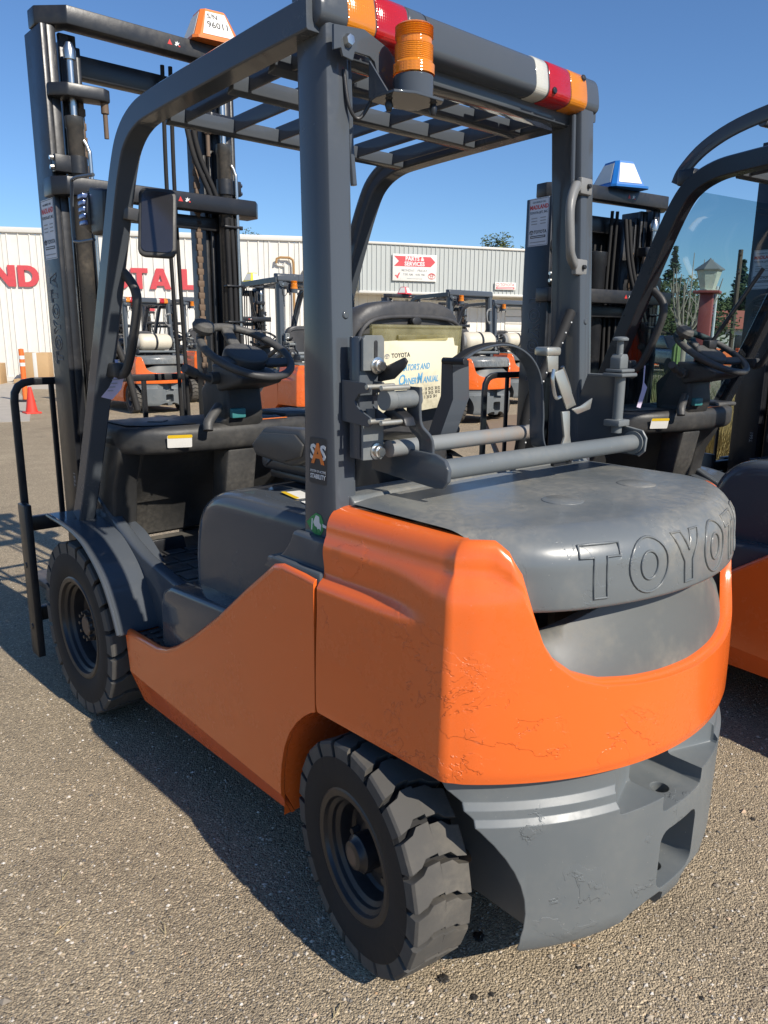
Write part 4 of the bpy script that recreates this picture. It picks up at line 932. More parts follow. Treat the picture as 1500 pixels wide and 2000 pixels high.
# ------------------------------------------------------------------ setting
def ground_material():
    m, n, l, b = nodes('worn_asphalt')
    tc = n.new('ShaderNodeTexCoord')
    def vor(scale, feat='F1'):
        v = n.new('ShaderNodeTexVoronoi'); v.inputs['Scale'].default_value = scale; v.feature = feat; l.new(tc.outputs['Object'], v.inputs['Vector']); return v
    big = noise(n, l, .35, 5, .6); mid = noise(n, l, 2.6, 6, .65); v1 = vor(195); v2 = vor(430); nf = noise(n, l, 95, 4, .7)
    base = mixc(n, l, ramp(n, l, big.outputs[0], [(.35, W(0)), (.65, W(1))]).outputs[0], (.390, .318, .226), (.455, .373, .266))
    base = mixc(n, l, ramp(n, l, mid.outputs[0], [(.40, W(0)), (.70, W(.55))]).outputs[0], base, (.305, .248, .178))
    st_ = noise(n, l, 1.15, 5, .6, .4); base = mixc(n, l, ramp(n, l, st_.outputs[0], [(.56, W(0)), (.72, W(.5))]).outputs[0], base, (.19, .158, .122))
    sep = n.new('ShaderNodeSeparateColor'); l.new(v1.outputs['Color'], sep.inputs[0])
    g = ramp(n, l, sep.outputs[0], [(0, (.55, .55, .55)), (.25, (.88, .87, .84)), (.75, (1.08, 1.06, 1.0)), (.92, (1.2, 1.17, 1.1)), (.975, (1.8, 1.76, 1.66))])
    mul = n.new('ShaderNodeMix'); mul.data_type = 'RGBA'; mul.blend_type = 'MULTIPLY'; mul.inputs[0].default_value = 1; l.new(base, mul.inputs[6]); l.new(g.outputs[0], mul.inputs[7])
    pit = ramp(n, l, nf.outputs[0], [(.28, W(.22)), (.40, W(1))])
    mul2 = n.new('ShaderNodeMix'); mul2.data_type = 'RGBA'; mul2.blend_type = 'MULTIPLY'; mul2.inputs[0].default_value = .85; l.new(mul.outputs[2], mul2.inputs[6]); l.new(pit.outputs[0], mul2.inputs[7])
    sp = vor(34); spr = ramp(n, l, sp.outputs['Distance'], [(.10, W(.12)), (.17, W(1))]); sel = n.new('ShaderNodeSeparateColor'); l.new(sp.outputs['Color'], sel.inputs[0]); sr = ramp(n, l, sel.outputs[1], [(.80, W(1)), (.82, W(0))])
    spk = math_n(n, l, 'MAXIMUM', spr.outputs[0], sr.outputs[0])
    mul3 = n.new('ShaderNodeMix'); mul3.data_type = 'RGBA'; mul3.blend_type = 'MULTIPLY'; mul3.inputs[0].default_value = .8; l.new(mul2.outputs[2], mul3.inputs[6]); l.new(spk, mul3.inputs[7])
    l.new(mul3.outputs[2], b.inputs['Base Color']); b.inputs['Roughness'].default_value = .93; b.inputs['Specular IOR Level'].default_value = .25
    h1 = math_n(n, l, 'MULTIPLY', v1.outputs['Distance'], -1.0); h2 = math_n(n, l, 'MULTIPLY', v2.outputs['Distance'], -.35); h3 = math_n(n, l, 'MULTIPLY', nf.outputs[0], .9)
    hh = math_n(n, l, 'ADD', math_n(n, l, 'ADD', h1, h2), h3)
    bp = n.new('ShaderNodeBump'); bp.inputs['Strength'].default_value = 1.0; bp.inputs['Distance'].default_value = .0058
    l.new(hh, bp.inputs['Height']); l.new(bp.outputs[0], b.inputs['Normal']); return m
ASPH = ground_material()
m = MB(); S = 900
m.add([(-S, -S, 0), (S, -S, 0), (S, S, 0), (-S, S, 0)], [(0, 1, 2, 3)]); struct(m.build('ground', ASPH))
CONC = paint('pale_concrete', (.42, .38, .32), .85, (.25, .22, .18), .5, .3, bevel=0)
m = MB(); m.prism([(1.6, 12.0), (2.40, 11.75), (3.2, 14.2), (4.4, 19.1), (9.6, 16.3), (13.2, 17.9), (5.4, 22.5), (-6.0, 29.1), (-9.0, 20.0)], 'z', -.05, .004); struct(m.build('concrete_apron', CONC))

# loose stones lying on the asphalt
STONE = plain('loose_stone', (.40, .34, .26), .9)
_n = STONE.node_tree.nodes; _l = STONE.node_tree.links
_g = _n.new('ShaderNodeNewGeometry'); _r0 = ramp(_n, _l, _g.outputs['Random Per Island'], [(0, (.12, .11, .10)), (.25, (.30, .25, .19)), (.6, (.44, .37, .28)), (.85, (.52, .46, .38)), (.95, (.66, .62, .56)), (1, (.50, .30, .15))])
_l.new(_r0.outputs[0], _n['Principled BSDF'].inputs['Base Color'])
def stones():
    rnd = random.Random(11); m = MB(); C0 = Vector((-1.51, -1.16))
    base = [Vector(v) for v in ((1, 0, 0), (-1, 0, 0), (0, 1, 0), (0, -1, 0), (0, 0, 1), (0, 0, -1))]; F = [(0, 2, 4), (2, 1, 4), (1, 3, 4), (3, 0, 4), (2, 0, 5), (1, 2, 5), (3, 1, 5), (0, 3, 5)]
    vs = []; fs = []
    for i in range(26000):
        d = .55 + 5.5 * rnd.random() ** 1.7; a = R(48 + rnd.uniform(-36, 42)); p = C0 + Vector((math.cos(a), math.sin(a))) * d
        s = .0022 + .0042 * rnd.random() ** 3
        if rnd.random() < .004: s = rnd.uniform(.007, .013)
        t = rnd.random() * 6.28; ca, sa = math.cos(t), math.sin(t); o = len(vs); ax = rnd.uniform(.8, 1.4); az = rnd.uniform(.45, .8)
        for v in base:
            j = rnd.uniform(.8, 1.2); x, y, z = v.x * ax * j, v.y * j, v.z * az
            vs.append((p.x + s * (x * ca - y * sa), p.y + s * (x * sa + y * ca), s * .25 + s * z))
        fs += [(f[0] + o, f[1] + o, f[2] + o) for f in F]
    me = bpy.data.meshes.new('loose_stones'); me.from_pydata(vs, [], fs); me.materials.append(STONE)
    o = bpy.data.objects.new('loose_stones', me); COL.objects.link(o); o['kind'] = 'stuff'; o['label'] = 'small loose stones and grit scattered over the asphalt'; o['category'] = 'gravel'
stones()
STRAW = plain('dry_straw', (.52, .42, .24), .8)
rnd = random.Random(4)
for i, (x, y, s) in enumerate(((-.86, -.36, 1), (-.70, -.10, .8), (-1.12, -.10, .9), (-.62, -.22, .7), (-1.06, .52, 1), (-.98, .70, .8), (-.86, .35, .9), (-1.18, .62, .7))):
    a = rnd.uniform(.2, 1.2); L = .05 * s; m = MB()
    m.tube([(x, y, .004), (x + L * .5 * math.cos(a), y + L * .5 * math.sin(a), .009), (x + L * math.cos(a + .2), y + L * math.sin(a + .2), .004)], .0011, 5, 3); m.tube([(x, y, .004), (x + L * .6 * math.cos(a + .5), y + L * .6 * math.sin(a + .5), .006)], .0009, 5)
    tag(m.build('straw_stalk', STRAW), ['pale dry stalk on the gravel at the bottom left edge', 'short dry stalk near the rear tyre', 'dry stalk on the gravel lower left', 'dry stalk beside the bottom of the rear tyre', 'dry stalk left of the shadow edge', 'small dry stalk far left of the shadow edge', 'dry stalk close to the shadow edge', 'short dry stalk at the left side of the gravel'][i], 'dry stalk', 'dry stalks on the gravel')

# ------------------------------------------------------------------ dealership building
WALLW = paint('white_wall_paint', (.73, .70, .63), .55, (.48, .43, .35), .30, .05, bevel=0)
FASC = paint('pale_gray_cladding', (.43, .45, .43), .5, (.36, .35, .31), .2, .05, bevel=0)
TRIM = paint('wall_trim', (.62, .60, .55), .5, (.4, .37, .32), .2, .05, bevel=0)
BL = empty('dealership_building', (5.4, 22.6, 0), math.atan2(-.505, .863), 'white metal clad building with big red letters and a gray parts fascia', 'building')
def ribbed(name, w, h, z0, pitch, depth, mat, parent, rw=.05):
    m = MB(); pts = []; x = 0
    n = round(w / pitch)
    for k in range(n):
        c = (k + .5) * pitch; pts += [(c - pitch / 2, 0), (c - rw, 0), (c - rw * .5, -depth), (c + rw * .5, -depth), (c + rw, 0)]
    pts.append((w, 0)); m.grid([[(x, y, z0), (x, y, z0 + h)] for x, y in pts]); return m.build(name, mat, parent, 20)
PW = .9
first = ribbed('wall_panel', PW - .012, 4.02, .08, (PW - .012) / 3, .028, WALLW, BL, .022)
first.location = (-12.6, 0, 0)
for k in range(1, 25):
    o = first.copy(); COL.objects.link(o); o.location = (-12.6 + k * PW, 0, 0)
m = MB(); m.box((-12.7, .02, 0), (9.88, 8.0, 4.0), 0); m.build('wall_core', WALLW, BL)
m = MB(); m.box((-12.7, -.07, 4.06), (9.92, .3, 4.20), .01); m.build('roof_trim', TRIM, BL)
m = MB(); m.box((-12.7, -.05, 0), (9.88, .018, .12), .0); m.build('base_curb', TRIM, BL)
def wall_letter(ch, u0, w, z=2.615, h=.575):
    me = glyph_mesh(ch, 1.0, .02, REDLET)
    o = bpy.data.objects.new('letter', me); COL.objects.link(o); o.parent = BL
    frame(o, (1, 0, 0), (0, 0, 1), (u0, -.05, z)); o.matrix_basis = o.matrix_basis @ Matrix.Diagonal((w / GLYPH[ch][0], h, 1, 1))
for ch, u0, w in (('A', -1.02, .62), ('N', -.33, .62), ('D', .36, .55), ('T', 1.12, .50), ('O', 1.70, .60), ('Y', 2.28, .56), ('O', 2.80, .58), ('T', 3.39, .47), ('A', 3.90, .60), ('L', 4.80, .40), ('I', 5.30, .18), ('F', 5.52, .36), ('T', 5.86, .47)): wall_letter(ch, u0, w)
m = MB(); m.prism([(3.47, 2.0), (4.0, 2.0), (4.0, 2.27), (3.43, 2.27), (3.48, 2.135)], 'y', -.06, -.03, 0); m.build('parts_sign', REDLET, BL); text('parts_sign_text', 'PARTS', .10, WHITEP, BL, (1, 0, 0), (0, 0, 1), (3.74, -.062, 2.135), .004, .002)
m = MB(); m.box((3.30, -.20, 0), (4.25, -.0, .0), 0) if False else None
for u in (3.45,):
    pass
# pipe and lamp on the wall
PIPEB = plain('rusty_gas_pipe', (.36, .20, .07), .6)
m = MB(); m.tube([(8.05, -.12, .2), (8.05, -.12, 3.40), (8.03, -.12, 3.52), (7.93, -.12, 3.58), (7.66, -.12, 3.58), (7.56, -.12, 3.54), (7.54, -.12, 3.42)], .035, 10); m.build('gas_pipe', PIPEB, BL)
m = MB(); m.tube([(7.54, -.06, 3.42), (7.60, -.05, 3.36), (7.75, -.05, 3.34), (7.80, -.05, 3.25), (7.80, -.05, 1.0)], .028, 8, 3); m.build('conduit', TRIM, BL)
m = MB(); m.prism([(-.0, 3.05), (-.22, 3.05), (-.22, 3.12), (-.08, 3.24), (0, 3.24)], 'x', 8.32, 8.75, .02); m.build('wall_lamp', STEELG, BL)
m = MB(); m.box((-.40, -.30, 4.18), (-.10, -.20, 4.28), .02); m.tube([(-.1, -.2, 4.2), (.0, -.05, 4.2)], .03, 8); m.build('security_camera', TRIM, BL)
m = MB(); m.box((-.02, -.08, 0), (.0, -.03, 4.05), 0); dp = m.build('wall_joint', STEELD, BL); dp.location = (1.20, 0, 0)
# jutting fascia over the parts counter
FA = empty('parts_fascia', (14.1, 17.5, 0), math.atan2(-.378, .926), None, None); FA.parent = None
FA['label'] = 'gray ribbed fascia block with the parts and services sign'; FA['category'] = 'fascia'
m = MB(); m.box((.02, .02, 2.70), (8.1, 2.4, 4.08), 0); m.build('fascia_core', FASC, FA)
f1 = ribbed('cladding_panel', .9, 1.40, 2.69, .15, .022, FASC, FA, .014)
for k in range(1, 9):
    o = f1.copy(); COL.objects.link(o); o.location = (k * .9, 0, 0)
f2 = ribbed('cladding_panel', .9, 1.40, 2.69, .15, .022, FASC, FA, .014); f2.rotation_euler = (0, 0, -math.pi / 2); f2.location = (0, .9, 0)
o = f2.copy(); COL.objects.link(o); o.location = (0, 1.8, 0)
m = MB(); m.box((-.05, -.05, 4.06), (8.1, 2.4, 4.13), .01); m.build('fascia_cap', TRIM, FA)
m = MB(); m.box((-.05, -.05, 2.62), (8.1, 2.4, 2.69), .01); m.build('fascia_soffit', TRIM, FA)
X_, U_ = (1, 0, 0), (0, 0, 1)
m = MB(); m.box((1.02, -.075, 3.01), (2.48, -.045, 3.80), .005); sg = m.build('parts_sign', PAPER, FA)
m = MB(); m.prism([(1.06, 3.44), (2.28, 3.44), (2.44, 3.59), (2.28, 3.74), (1.06, 3.74), (1.22, 3.59)], 'y', -.079, -.076, 0); m.build('sign_arrow', REDLET, FA)
text('sign_text', 'PARTS &', .165, WHITEP, FA, X_, U_, (1.74, -.081, 3.665), .006, .001); text('sign_text', 'SERVICES', .165, WHITEP, FA, X_, U_, (1.74, -.081, 3.515), .006, .001)
text('sign_text', 'MONDAY - FRIDAY', .100, GRAYP, FA, X_, U_, (1.74, -.077, 3.32), .0015, .001); text('sign_text', '7:00 AM - 4:00 PM', .095, GRAYP, FA, X_, U_, (1.72, -.077, 3.20), .0015, .001)
plate('sign_line', .52, .014, GRAYP, FA, X_, U_, (1.75, -.077, 3.08), .001)
m = MB(); m.prism([(1.09, 3.16), (1.13, 3.19), (1.16, 3.15), (1.22, 3.24), (1.27, 3.26), (1.21, 3.14), (1.20, 3.08), (1.16, 3.08), (1.15, 3.12)], 'y', -.079, -.076, 0); m.build('sign_bird_mark', REDLET, FA)
for a, b_, cy in ((.12, .085, 0), (.085, .03, .035), (.03, .08, 0)):
    m = MB(); m.tube([(q[0], q[1], 0) for q in ell(0, cy, a, b_, 28)], .008, 6, closed=True, up=(0, 0, 1)); frame(m.build('sign_emblem', REDLET, FA), X_, U_, (2.32, -.078, 3.17))
m = MB(); m.box((4.55, -.075, 2.83), (5.30, -.045, 3.06), .004); m.build('brand_sign', PAPER, FA)
text('brand_text', 'TOYOTA', .125, REDLET, FA, X_, U_, (4.99, -.077, 2.985), .001, .001)
m = MB(); m.tube([(q[0], q[1], 0) for q in ell(0, 0, .06, .042, 20)], .006, 6, closed=True, up=(0, 0, 1)); frame(m.build('brand_emblem', REDLET, FA), X_, U_, (4.64, -.077, 2.985))
plate('brand_bar', .66, .062, REDLET, FA, X_, U_, (4.925, -.077, 2.885), .001); plate('brand_line', .58, .022, WHITEP, FA, X_, U_, (4.925, -.0785, 2.885), .001)
# white wall set back under the fascia, with a roll-up door
w1 = ribbed('wall_panel', PW - .012, 2.60, .02, (PW - .012) / 3, .02, WALLW, FA, .02); w1.location = (.1, .9, 0)
for k in range(1, 9):
    if k in (6, 7, 8): continue
    o = w1.copy(); COL.objects.link(o); o.location = (.1 + k * PW, .9, 0)
m = MB(); m.box((.0, .93, 0), (8.1, 2.3, 2.62), 0); m.build('wall_core', WALLW, FA)
d = empty('rollup_door', (5.48, .9, 0)); d.parent = FA
for k in range(10):
    m = MB(); m.box((0, -.035, .02 + k * .25), (2.6, 0, .255 + k * .25), .01); m.build('door_slat', WALLW, d)

# things standing near the wall
def cone(loc, h, label, mat, band=True):
    c = empty('traffic_cone', (*loc, 0), 0, label, 'traffic cone', 'traffic cones')
    m = MB(); m.lathe([(0, h), (h * .06, h), (h * .22, .04 * h), (h * .22, .03)], (0, 0, 0), (0, 0, 1), 24); m.build('cone_body', mat, c)
    m = MB(); m.box((-h * .28, -h * .28, 0), (h * .28, h * .28, .03), .008); m.build('cone_base', mat, c)
    if band:
        m = MB(); m.lathe([(h * .118 + .004, h * .62), (h * .165 + .004, h * .36)], (0, 0, 0), (0, 0, 1), 24); m.build('cone_band', PAPER, c)
CONER = plain('red_cone', (.75, .05, .03), .6); CONEO = plain('orange_cone', (.85, .17, .03), .6)
cone((2.83, 13.0), .46, 'plain red traffic cone in front of the orange delineator post', CONER, False)
dl = empty('delineator_post', (3.50, 15.5, 0), 0, 'orange delineator post with white bands by the concrete apron', 'delineator post')
m = MB(); m.lathe([(0, 1.06), (.05, 1.05), (.055, .05), (.055, .0)], (0, 0, 0), (0, 0, 1), 20); m.build('post', CONEO, dl)
for z in (.92, .78): m = MB(); m.lathe([(.056, z), (.056, z - .07)], (0, 0, 0), (0, 0, 1), 20); m.build('reflective_band', PAPER, dl)
m = MB(); m.lathe([(0, .05), (.16, .04), (.20, 0)], (0, 0, 0), (0, 0, 1), 20); m.build('post_base', BLACKM, dl)
st = empty('sign_stand', (4.9, 15.4, 0), 0, 'thin dark pole on a flat base beside the red cone', 'stand')
m = MB(); m.tube([(0, 0, 0), (0, 0, 1.35)], .02, 8); m.build('pole', BLACKM, st); m = MB(); m.lathe([(0, .05), (.12, .05), (.24, 0)], (0, 0, 0), (0, 0, 1), 20); m.build('pole_base', STEELG, st)
WOOD = paint('pallet_wood', (.42, .28, .14), .8, (.2, .13, .07), .4, .2, bevel=0); CARD = paint('cardboard', (.46, .30, .15), .8, (.3, .2, .1), .3, .1, bevel=0)
def pallet(loc, rz, label):
    p = empty('pallet', (*loc, .004), rz, label, 'pallet', 'pallets by the white wall')
    for k in range(6): m = MB(); m.box((-.55 + k * .19, -.45, .10), (-.40 + k * .19, .45, .122), .003); m.build('deck_board', WOOD, p)
    for k in range(3): m = MB(); m.box((-.55, -.45 + k * .4, .0), (.55, -.37 + k * .4, .10), .003); m.build('stringer', WOOD, p)
RZ = math.atan2(-.505, .863)
pallet((5.65, 21.3), RZ, 'wooden pallet carrying the tall cardboard box'); pallet((8.0, 20.2), RZ, 'wooden pallet under the dark machine by the wall')
bx = empty('cardboard_box', (5.65, 21.3, .128), RZ, 'tall cardboard box on a pallet by the white wall', 'box')
m = MB(); m.box((-.34, -.30, 0), (.34, .30, .70), .006); m.build('box_body', CARD, bx); m = MB(); m.box((-.05, -.302, .0), (.05, .302, .7015), .0005); m.build('box_tape', TRIM, bx)
bx = empty('cardboard_box', (4.55, 21.7, .0), RZ, 'pale cardboard box at the left edge against the wall', 'box')
m = MB(); m.box((-.45, -.3, 0), (.30, .3, .55), .006); m.build('box_body', CARD, bx); m = MB(); m.box((-.10, -.302, .0), (.0, .302, .5515), .0005); m.build('box_tape', TRIM, bx)
mc = empty('crated_machine', (8.0, 20.2, .128), RZ, 'dark machine strapped to a pallet by the wall', 'machine')
m = MB(); m.box((-.30, -.25, 0), (.30, .25, .45), .05); m.build('machine_body', PLASTG, mc); m = MB(); m.box((-.32, -.27, .45), (.25, .20, .66), .06); m.build('machine_cover', BLACKM, mc)
m = MB(); m.cyl((.25, -.26, .25), (.25, -.30, .25), .12, 16); m.build('machine_wheel', BLACKM, mc)

TARM = plain('black_tar', (.030, .026, .022), .6, bump=.8, bscale=200)
for i, (x, y, sz) in enumerate(((-0.296, -0.150, 0.0130), (-0.450, -0.179, 0.0120), (-0.435, -0.257, 0.0080), (-0.399, -0.278, 0.0060), (-0.193, -0.362, 0.0060), (0.672, -0.385, 0.0080), (-0.061, -0.588, 0.0060))):
    b = bmesh.new(); bmesh.ops.create_icosphere(b, subdivisions=3, radius=sz); rnd = random.Random(90 + i)
    for v in b.verts: v.co *= rnd.uniform(.55, 1.35); v.co.z *= .35
    o = MB().bm(b).build('tar_clump', TARM, None, 60); o.location = (x, y, sz * .10)
    tag(o, ['dark tar clump between the rear tyre and the gray casting', 'dark tar clump just behind the rear tyre', 'small dark tar clump behind the rear tyre', 'tiny dark clump at the bottom centre of the gravel', 'tiny dark clump below the gray casting foot', 'dark clump on the gravel at lower right', 'small dark clump on the gravel by the right edge'][i], 'tar clump', 'tar clumps on the gravel')
# ------------------------------------------------------------------ vegetation
def leafmat(name, a, b_):
    m, n, l, b = nodes(name); g = n.new('ShaderNodeNewGeometry'); r = ramp(n, l, g.outputs['Random Per Island'], [(0, a), (1, b_)])
    l.new(r.outputs[0], b.inputs['Base Color']); b.inputs['Roughness'].default_value = .7; b.inputs['Specular IOR Level'].default_value = .25; return m
CONIF = leafmat('conifer_green', (.022, .045, .022), (.05, .085, .035)); OAK = leafmat('oak_green', (.035, .055, .02), (.10, .12, .045)); DRYG = leafmat('dry_grass', (.24, .19, .075), (.42, .35, .15)); OLIVE = leafmat('olive_leaf', (.07, .09, .03), (.20, .20, .085)); YUC = leafmat('yucca_leaf', (.16, .20, .05), (.42, .42, .16))
BARK = plain('bark', (.12, .09, .065), .9, bump=.5, bscale=30); BAREB = plain('pale_bare_bark', (.34, .29, .23), .9)
def crown(name, blobs, n, size, mat, parent, seed):
    rnd = random.Random(seed); vs = []; fs = []
    for i in range(n):
        c, rad = blobs[rnd.randrange(len(blobs))]
        d = Vector((rnd.gauss(0, 1), rnd.gauss(0, 1), rnd.gauss(0, 1))).normalized() * (rnd.random() ** .45)
        p = Vector(c) + Vector((d.x * rad[0], d.y * rad[1], d.z * rad[2]))
        a = Vector((rnd.gauss(0, 1), rnd.gauss(0, 1), rnd.gauss(0, .6))).normalized(); b_ = a.orthogonal().normalized(); s = size * rnd.uniform(.6, 1.4); o = len(vs)
        vs += [p - a * s, p + b_ * s * .5, p + a * s, p - b_ * s * .5]; fs.append((o, o + 1, o + 2, o + 3))
    me = bpy.data.meshes.new(name); me.from_pydata(vs, [], fs); me.materials.append(mat); o = bpy.data.objects.new(name, me); COL.objects.link(o); o.parent = parent; return o
def broad_tree(loc, h, w, label, seed, mat=OAK, group=None, n=3500):
    t = empty('tree', (*loc, 0), 0, label, 'tree', group); rnd = random.Random(seed)
    m = MB(); m.tube([(0, 0, 0), (.1, .05, h * .3), (0, .1, h * .55), (.1, 0, h * .85)], w * .05, 8, 3, scale=None); m.build('trunk', BARK, t)
    bl = []
    for k in range(14):
        a = rnd.random() * 6.28; q = rnd.random() ** .5; z = h * (.42 + .5 * rnd.random()); rr = w * .5 * q * (1.15 - abs(z / h - .62))
        s = w * rnd.uniform(.13, .24); bl.append(((rr * math.cos(a), rr * math.sin(a), z), (s, s, s * .75)))
    bl.append(((0, 0, h * .9), (w * .15, w * .15, h * .1)))
    crown('crown', bl, n, w * .022, mat, t, seed)
def conifer(loc, h, w, label, seed, group=None):
    t = empty('conifer', (*loc, 0), 0, label, 'tree', group); rnd = random.Random(seed)
    m = MB(); m.tube([(0, 0, 0), (0, 0, h * .5), (0, 0, h)], w * .05, 8, scale=[1, .6, .1]); m.build('trunk', BARK, t)
    bl = []
    for k in range(26):
        f = k / 25; z = h * (.14 + .84 * f); r_ = w * .5 * (1 - f) ** .85
        for j in range(3): a = rnd.random() * 6.28; bl.append(((r_ * .55 * math.cos(a), r_ * .55 * math.sin(a), z), (max(.12, r_ * .55), max(.12, r_ * .55), h * .025)))
    crown('crown', bl, 2600, w * .035, CONIF, t, seed)
TG = 'trees beyond the building'
broad_tree((26.9, 44.2), 8.1, 3.6, 'pale green tree top rising above the white roof at left', 1, OAK, TG); broad_tree((29.8, 42.4), 7.0, 3.0, 'smaller tree top beside the taller one above the white roof', 2, OAK, TG)
broad_tree((39.3, 33.0), 8.0, 4.6, 'tree top rising above the gray fascia next to the neighbouring mast', 3, OAK, TG)
HG = 'distant trees seen through the windshield'
for i, (q, d, h, w, c) in enumerate(((1262, 44, 6.0, 4.5, 0), (1284, 50, 7.5, 3.4, 1), (1312, 48, 4.8, 6, 0), (1345, 60, 6.0, 7.0, 0), (1412, 58, 7.5, 4.0, 1), (1442, 62, 7.2, 4.2, 1), (1464, 60, 5.2, 6.5, 0), (1486, 55, 7.2, 5.0, 0), (1384, 64, 5.0, 8, 0), (1515, 60, 9, 6, 1), (1550, 56, 8, 7, 0))):
    x = (q - 750) / 1493.94; dx = .66 + x * .747; dy = .74 - x * .665          # bearing on the plan
    P = (-1.51 + dx * d, -1.16 + dy * d); lab = ['round dark green tree furthest left behind the windshield', 'pointed conifer left of the bare tree', 'low round tree behind the bare tree', 'wide dark tree behind the lamp post', 'pointed conifer right of the flag', 'second pointed conifer beside the utility pole', 'broad low tree right of the utility pole', 'rounded tree behind the right windshield pillar', 'wide low tree behind the flagpole', 'tall conifer at the right edge', 'large rounded tree at the right edge'][i]
    (conifer if c else broad_tree)(P, h * (.9 if c else .74), w, lab, 20 + i, group=HG)
# leafless multi-stemmed tree
bt = empty('bare_tree', (18.0, 8.97, 0), 0, 'leafless pale tree with upright branches behind the windshield', 'tree'); rnd = random.Random(5)
m = MB(); m.tube([(0, 0, 0), (.03, .02, .9), (0, 0, 1.45)], .085, 10, 3); m.build('trunk', BAREB, bt)
for k in range(9):
    a = k * 2.4; sp = rnd.uniform(.25, .95); h = rnd.uniform(2.7, 3.6); m = MB()
    p = [Vector((0, 0, 1.25 + .03 * k)), Vector((math.cos(a) * sp * .55, math.sin(a) * sp * .55, 1.75)), Vector((math.cos(a) * sp * .9, math.sin(a) * sp * .9, 2.4)), Vector((math.cos(a) * sp * 1.05, math.sin(a) * sp * 1.05, h))]
    pp = spline(p, 4); m.tube(pp, .036, 7, scale=[1 - .75 * i / (len(pp) - 1) for i in range(len(pp))])
    for j in range(3):
        q = pp[4 + j * 2]; m.tube([q, q + Vector((rnd.uniform(-.25, .25), rnd.uniform(-.25, .25), rnd.uniform(.3, .8)))], .013, 5)
    m.build('branch', BAREB, bt)
# ornamental grass, yucca, cactus beyond the neighbouring truck
def tuft(loc, h, w, n, mat, label, seed, cat='shrub', name='grass_tuft', blade=.006, group=None, lean=.55):
    rnd = random.Random(seed); vs = []; fs = []
    for i in range(n):
        a = rnd.random() * 6.28; r0 = w * .28 * rnd.random(); b_ = Vector((r0 * math.cos(a), r0 * math.sin(a), 0)); a2 = a + rnd.uniform(-.7, .7); L = h * rnd.uniform(.55, 1.05); o_ = lean * rnd.random() * w
        tip = b_ + Vector((math.cos(a2) * o_, math.sin(a2) * o_, L)); mid = b_ * .6 + tip * .4 + Vector((0, 0, L * .18)); sd = Vector((-math.sin(a2), math.cos(a2), 0)) * blade; o = len(vs)
        vs += [b_ - sd, b_ + sd, mid + sd * .8, mid - sd * .8, tip]; fs += [(o, o + 1, o + 2, o + 3), (o + 3, o + 2, o + 4)]
    t = empty(name, (*loc, 0), 0, label, cat, group); me = bpy.data.meshes.new('blades'); me.from_pydata(vs, [], fs); me.materials.append(mat); o = bpy.data.objects.new('blades', me); COL.objects.link(o); o.parent = t
BG = 'dry ornamental grasses in the planting bed'
for i, (x, y, h, w, mt) in enumerate(((6.2, 3.05, 1.05, .95, DRYG), (6.75, 3.3, 1.2, 1.0, OLIVE), (7.1, 2.75, 1.0, .9, DRYG), (6.35, 2.45, .85, .8, DRYG), (7.9, 3.9, 1.25, 1.0, OLIVE), (7.6, 2.35, 1.0, 1.0, DRYG), (8.6, 3.1, 1.1, 1.1, OLIVE), (6.7, 1.75, .8, .9, DRYG), (7.5, 1.5, .9, 1.0, DRYG), (9.4, 5.2, 1.2, 1.2, OLIVE), (5.6, 3.3, .9, .9, OLIVE))):
    lab = ['straw coloured grass clump left in the bed behind the windshield', 'olive grass clump just left of the lamp post', 'dry grass clump at the foot of the lamp post', 'low dry grass clump above the dashboard', 'olive clump behind the lamp post', 'dry grass clump right of the lamp post', 'olive clump right behind the lamp post', 'dry clump low by the steering column', 'dry clump below the steering wheel of the cab truck', 'far olive clump beyond the cactus', 'olive clump at the left end of the bed'][i]
    tuft((x, y), h * .78, w * 1.15, 1500, mt, lab, 40 + i, 'grass clump', 'grass_clump', .005, BG)
tuft((5.0, 1.45), .42, .55, 50, YUC, 'spiky yellow green yucca in the planting bed', 60, 'yucca', 'yucca', .022, lean=1.0)
MULCH = plain('bark_mulch', (.24, .17, .11), .95, bump=1.0, bscale=60)
m = MB(); m.prism([(4.4, 3.6), (4.3, .6), (8.0, -1.0), (13, 1.0), (12.5, 6.5), (8.5, 7.5)], 'z', -.02, .05); struct(m.build('planting_bed', MULCH))
cc = empty('cactus', (8.16, 3.95, 0), 0, 'green columnar cactus with a side arm left of the lamp post', 'cactus'); CACT = plain('cactus_green', (.16, .24, .07), .7)
for dx, h in ((0, 1.32), (.12, .95)):
    m = MB(); pr = [(.055 * (1 + .12 * math.cos(8 * t)) * math.cos(t), .055 * (1 + .12 * math.cos(8 * t)) * math.sin(t)) for t in [2 * math.pi * k / 32 for k in range(32)]]; m.sweep([(dx, 0, 0), (dx, 0, h * .5), (dx, 0, h * .96), (dx, 0, h)], pr, scale=[1, 1, .9, .3]); m.build('cactus_stem', CACT, cc)
for i, (x, y, s) in enumerate(((5.1, 1.9, .22), (5.5, 1.6, .18), (5.3, 2.2, .16), (6.0, 1.3, .2))):
    b = bmesh.new(); bmesh.ops.create_icosphere(b, subdivisions=3, radius=s); rnd = random.Random(i)
    for v in b.verts: v.co *= 1 + .18 * math.sin(7 * v.co.x / s + i) * math.cos(5 * v.co.y / s + 2 * i); v.co.z *= .7
    o = MB().bm(b).build('boulder', TRIM, None, 60); o.location = (x, y, .10); tag(o, ['large pale boulder by the yucca', 'second boulder near the yucca', 'smaller boulder behind the yucca', 'boulder to the right in the planting bed'][i], 'boulder', 'boulders in the planting bed')
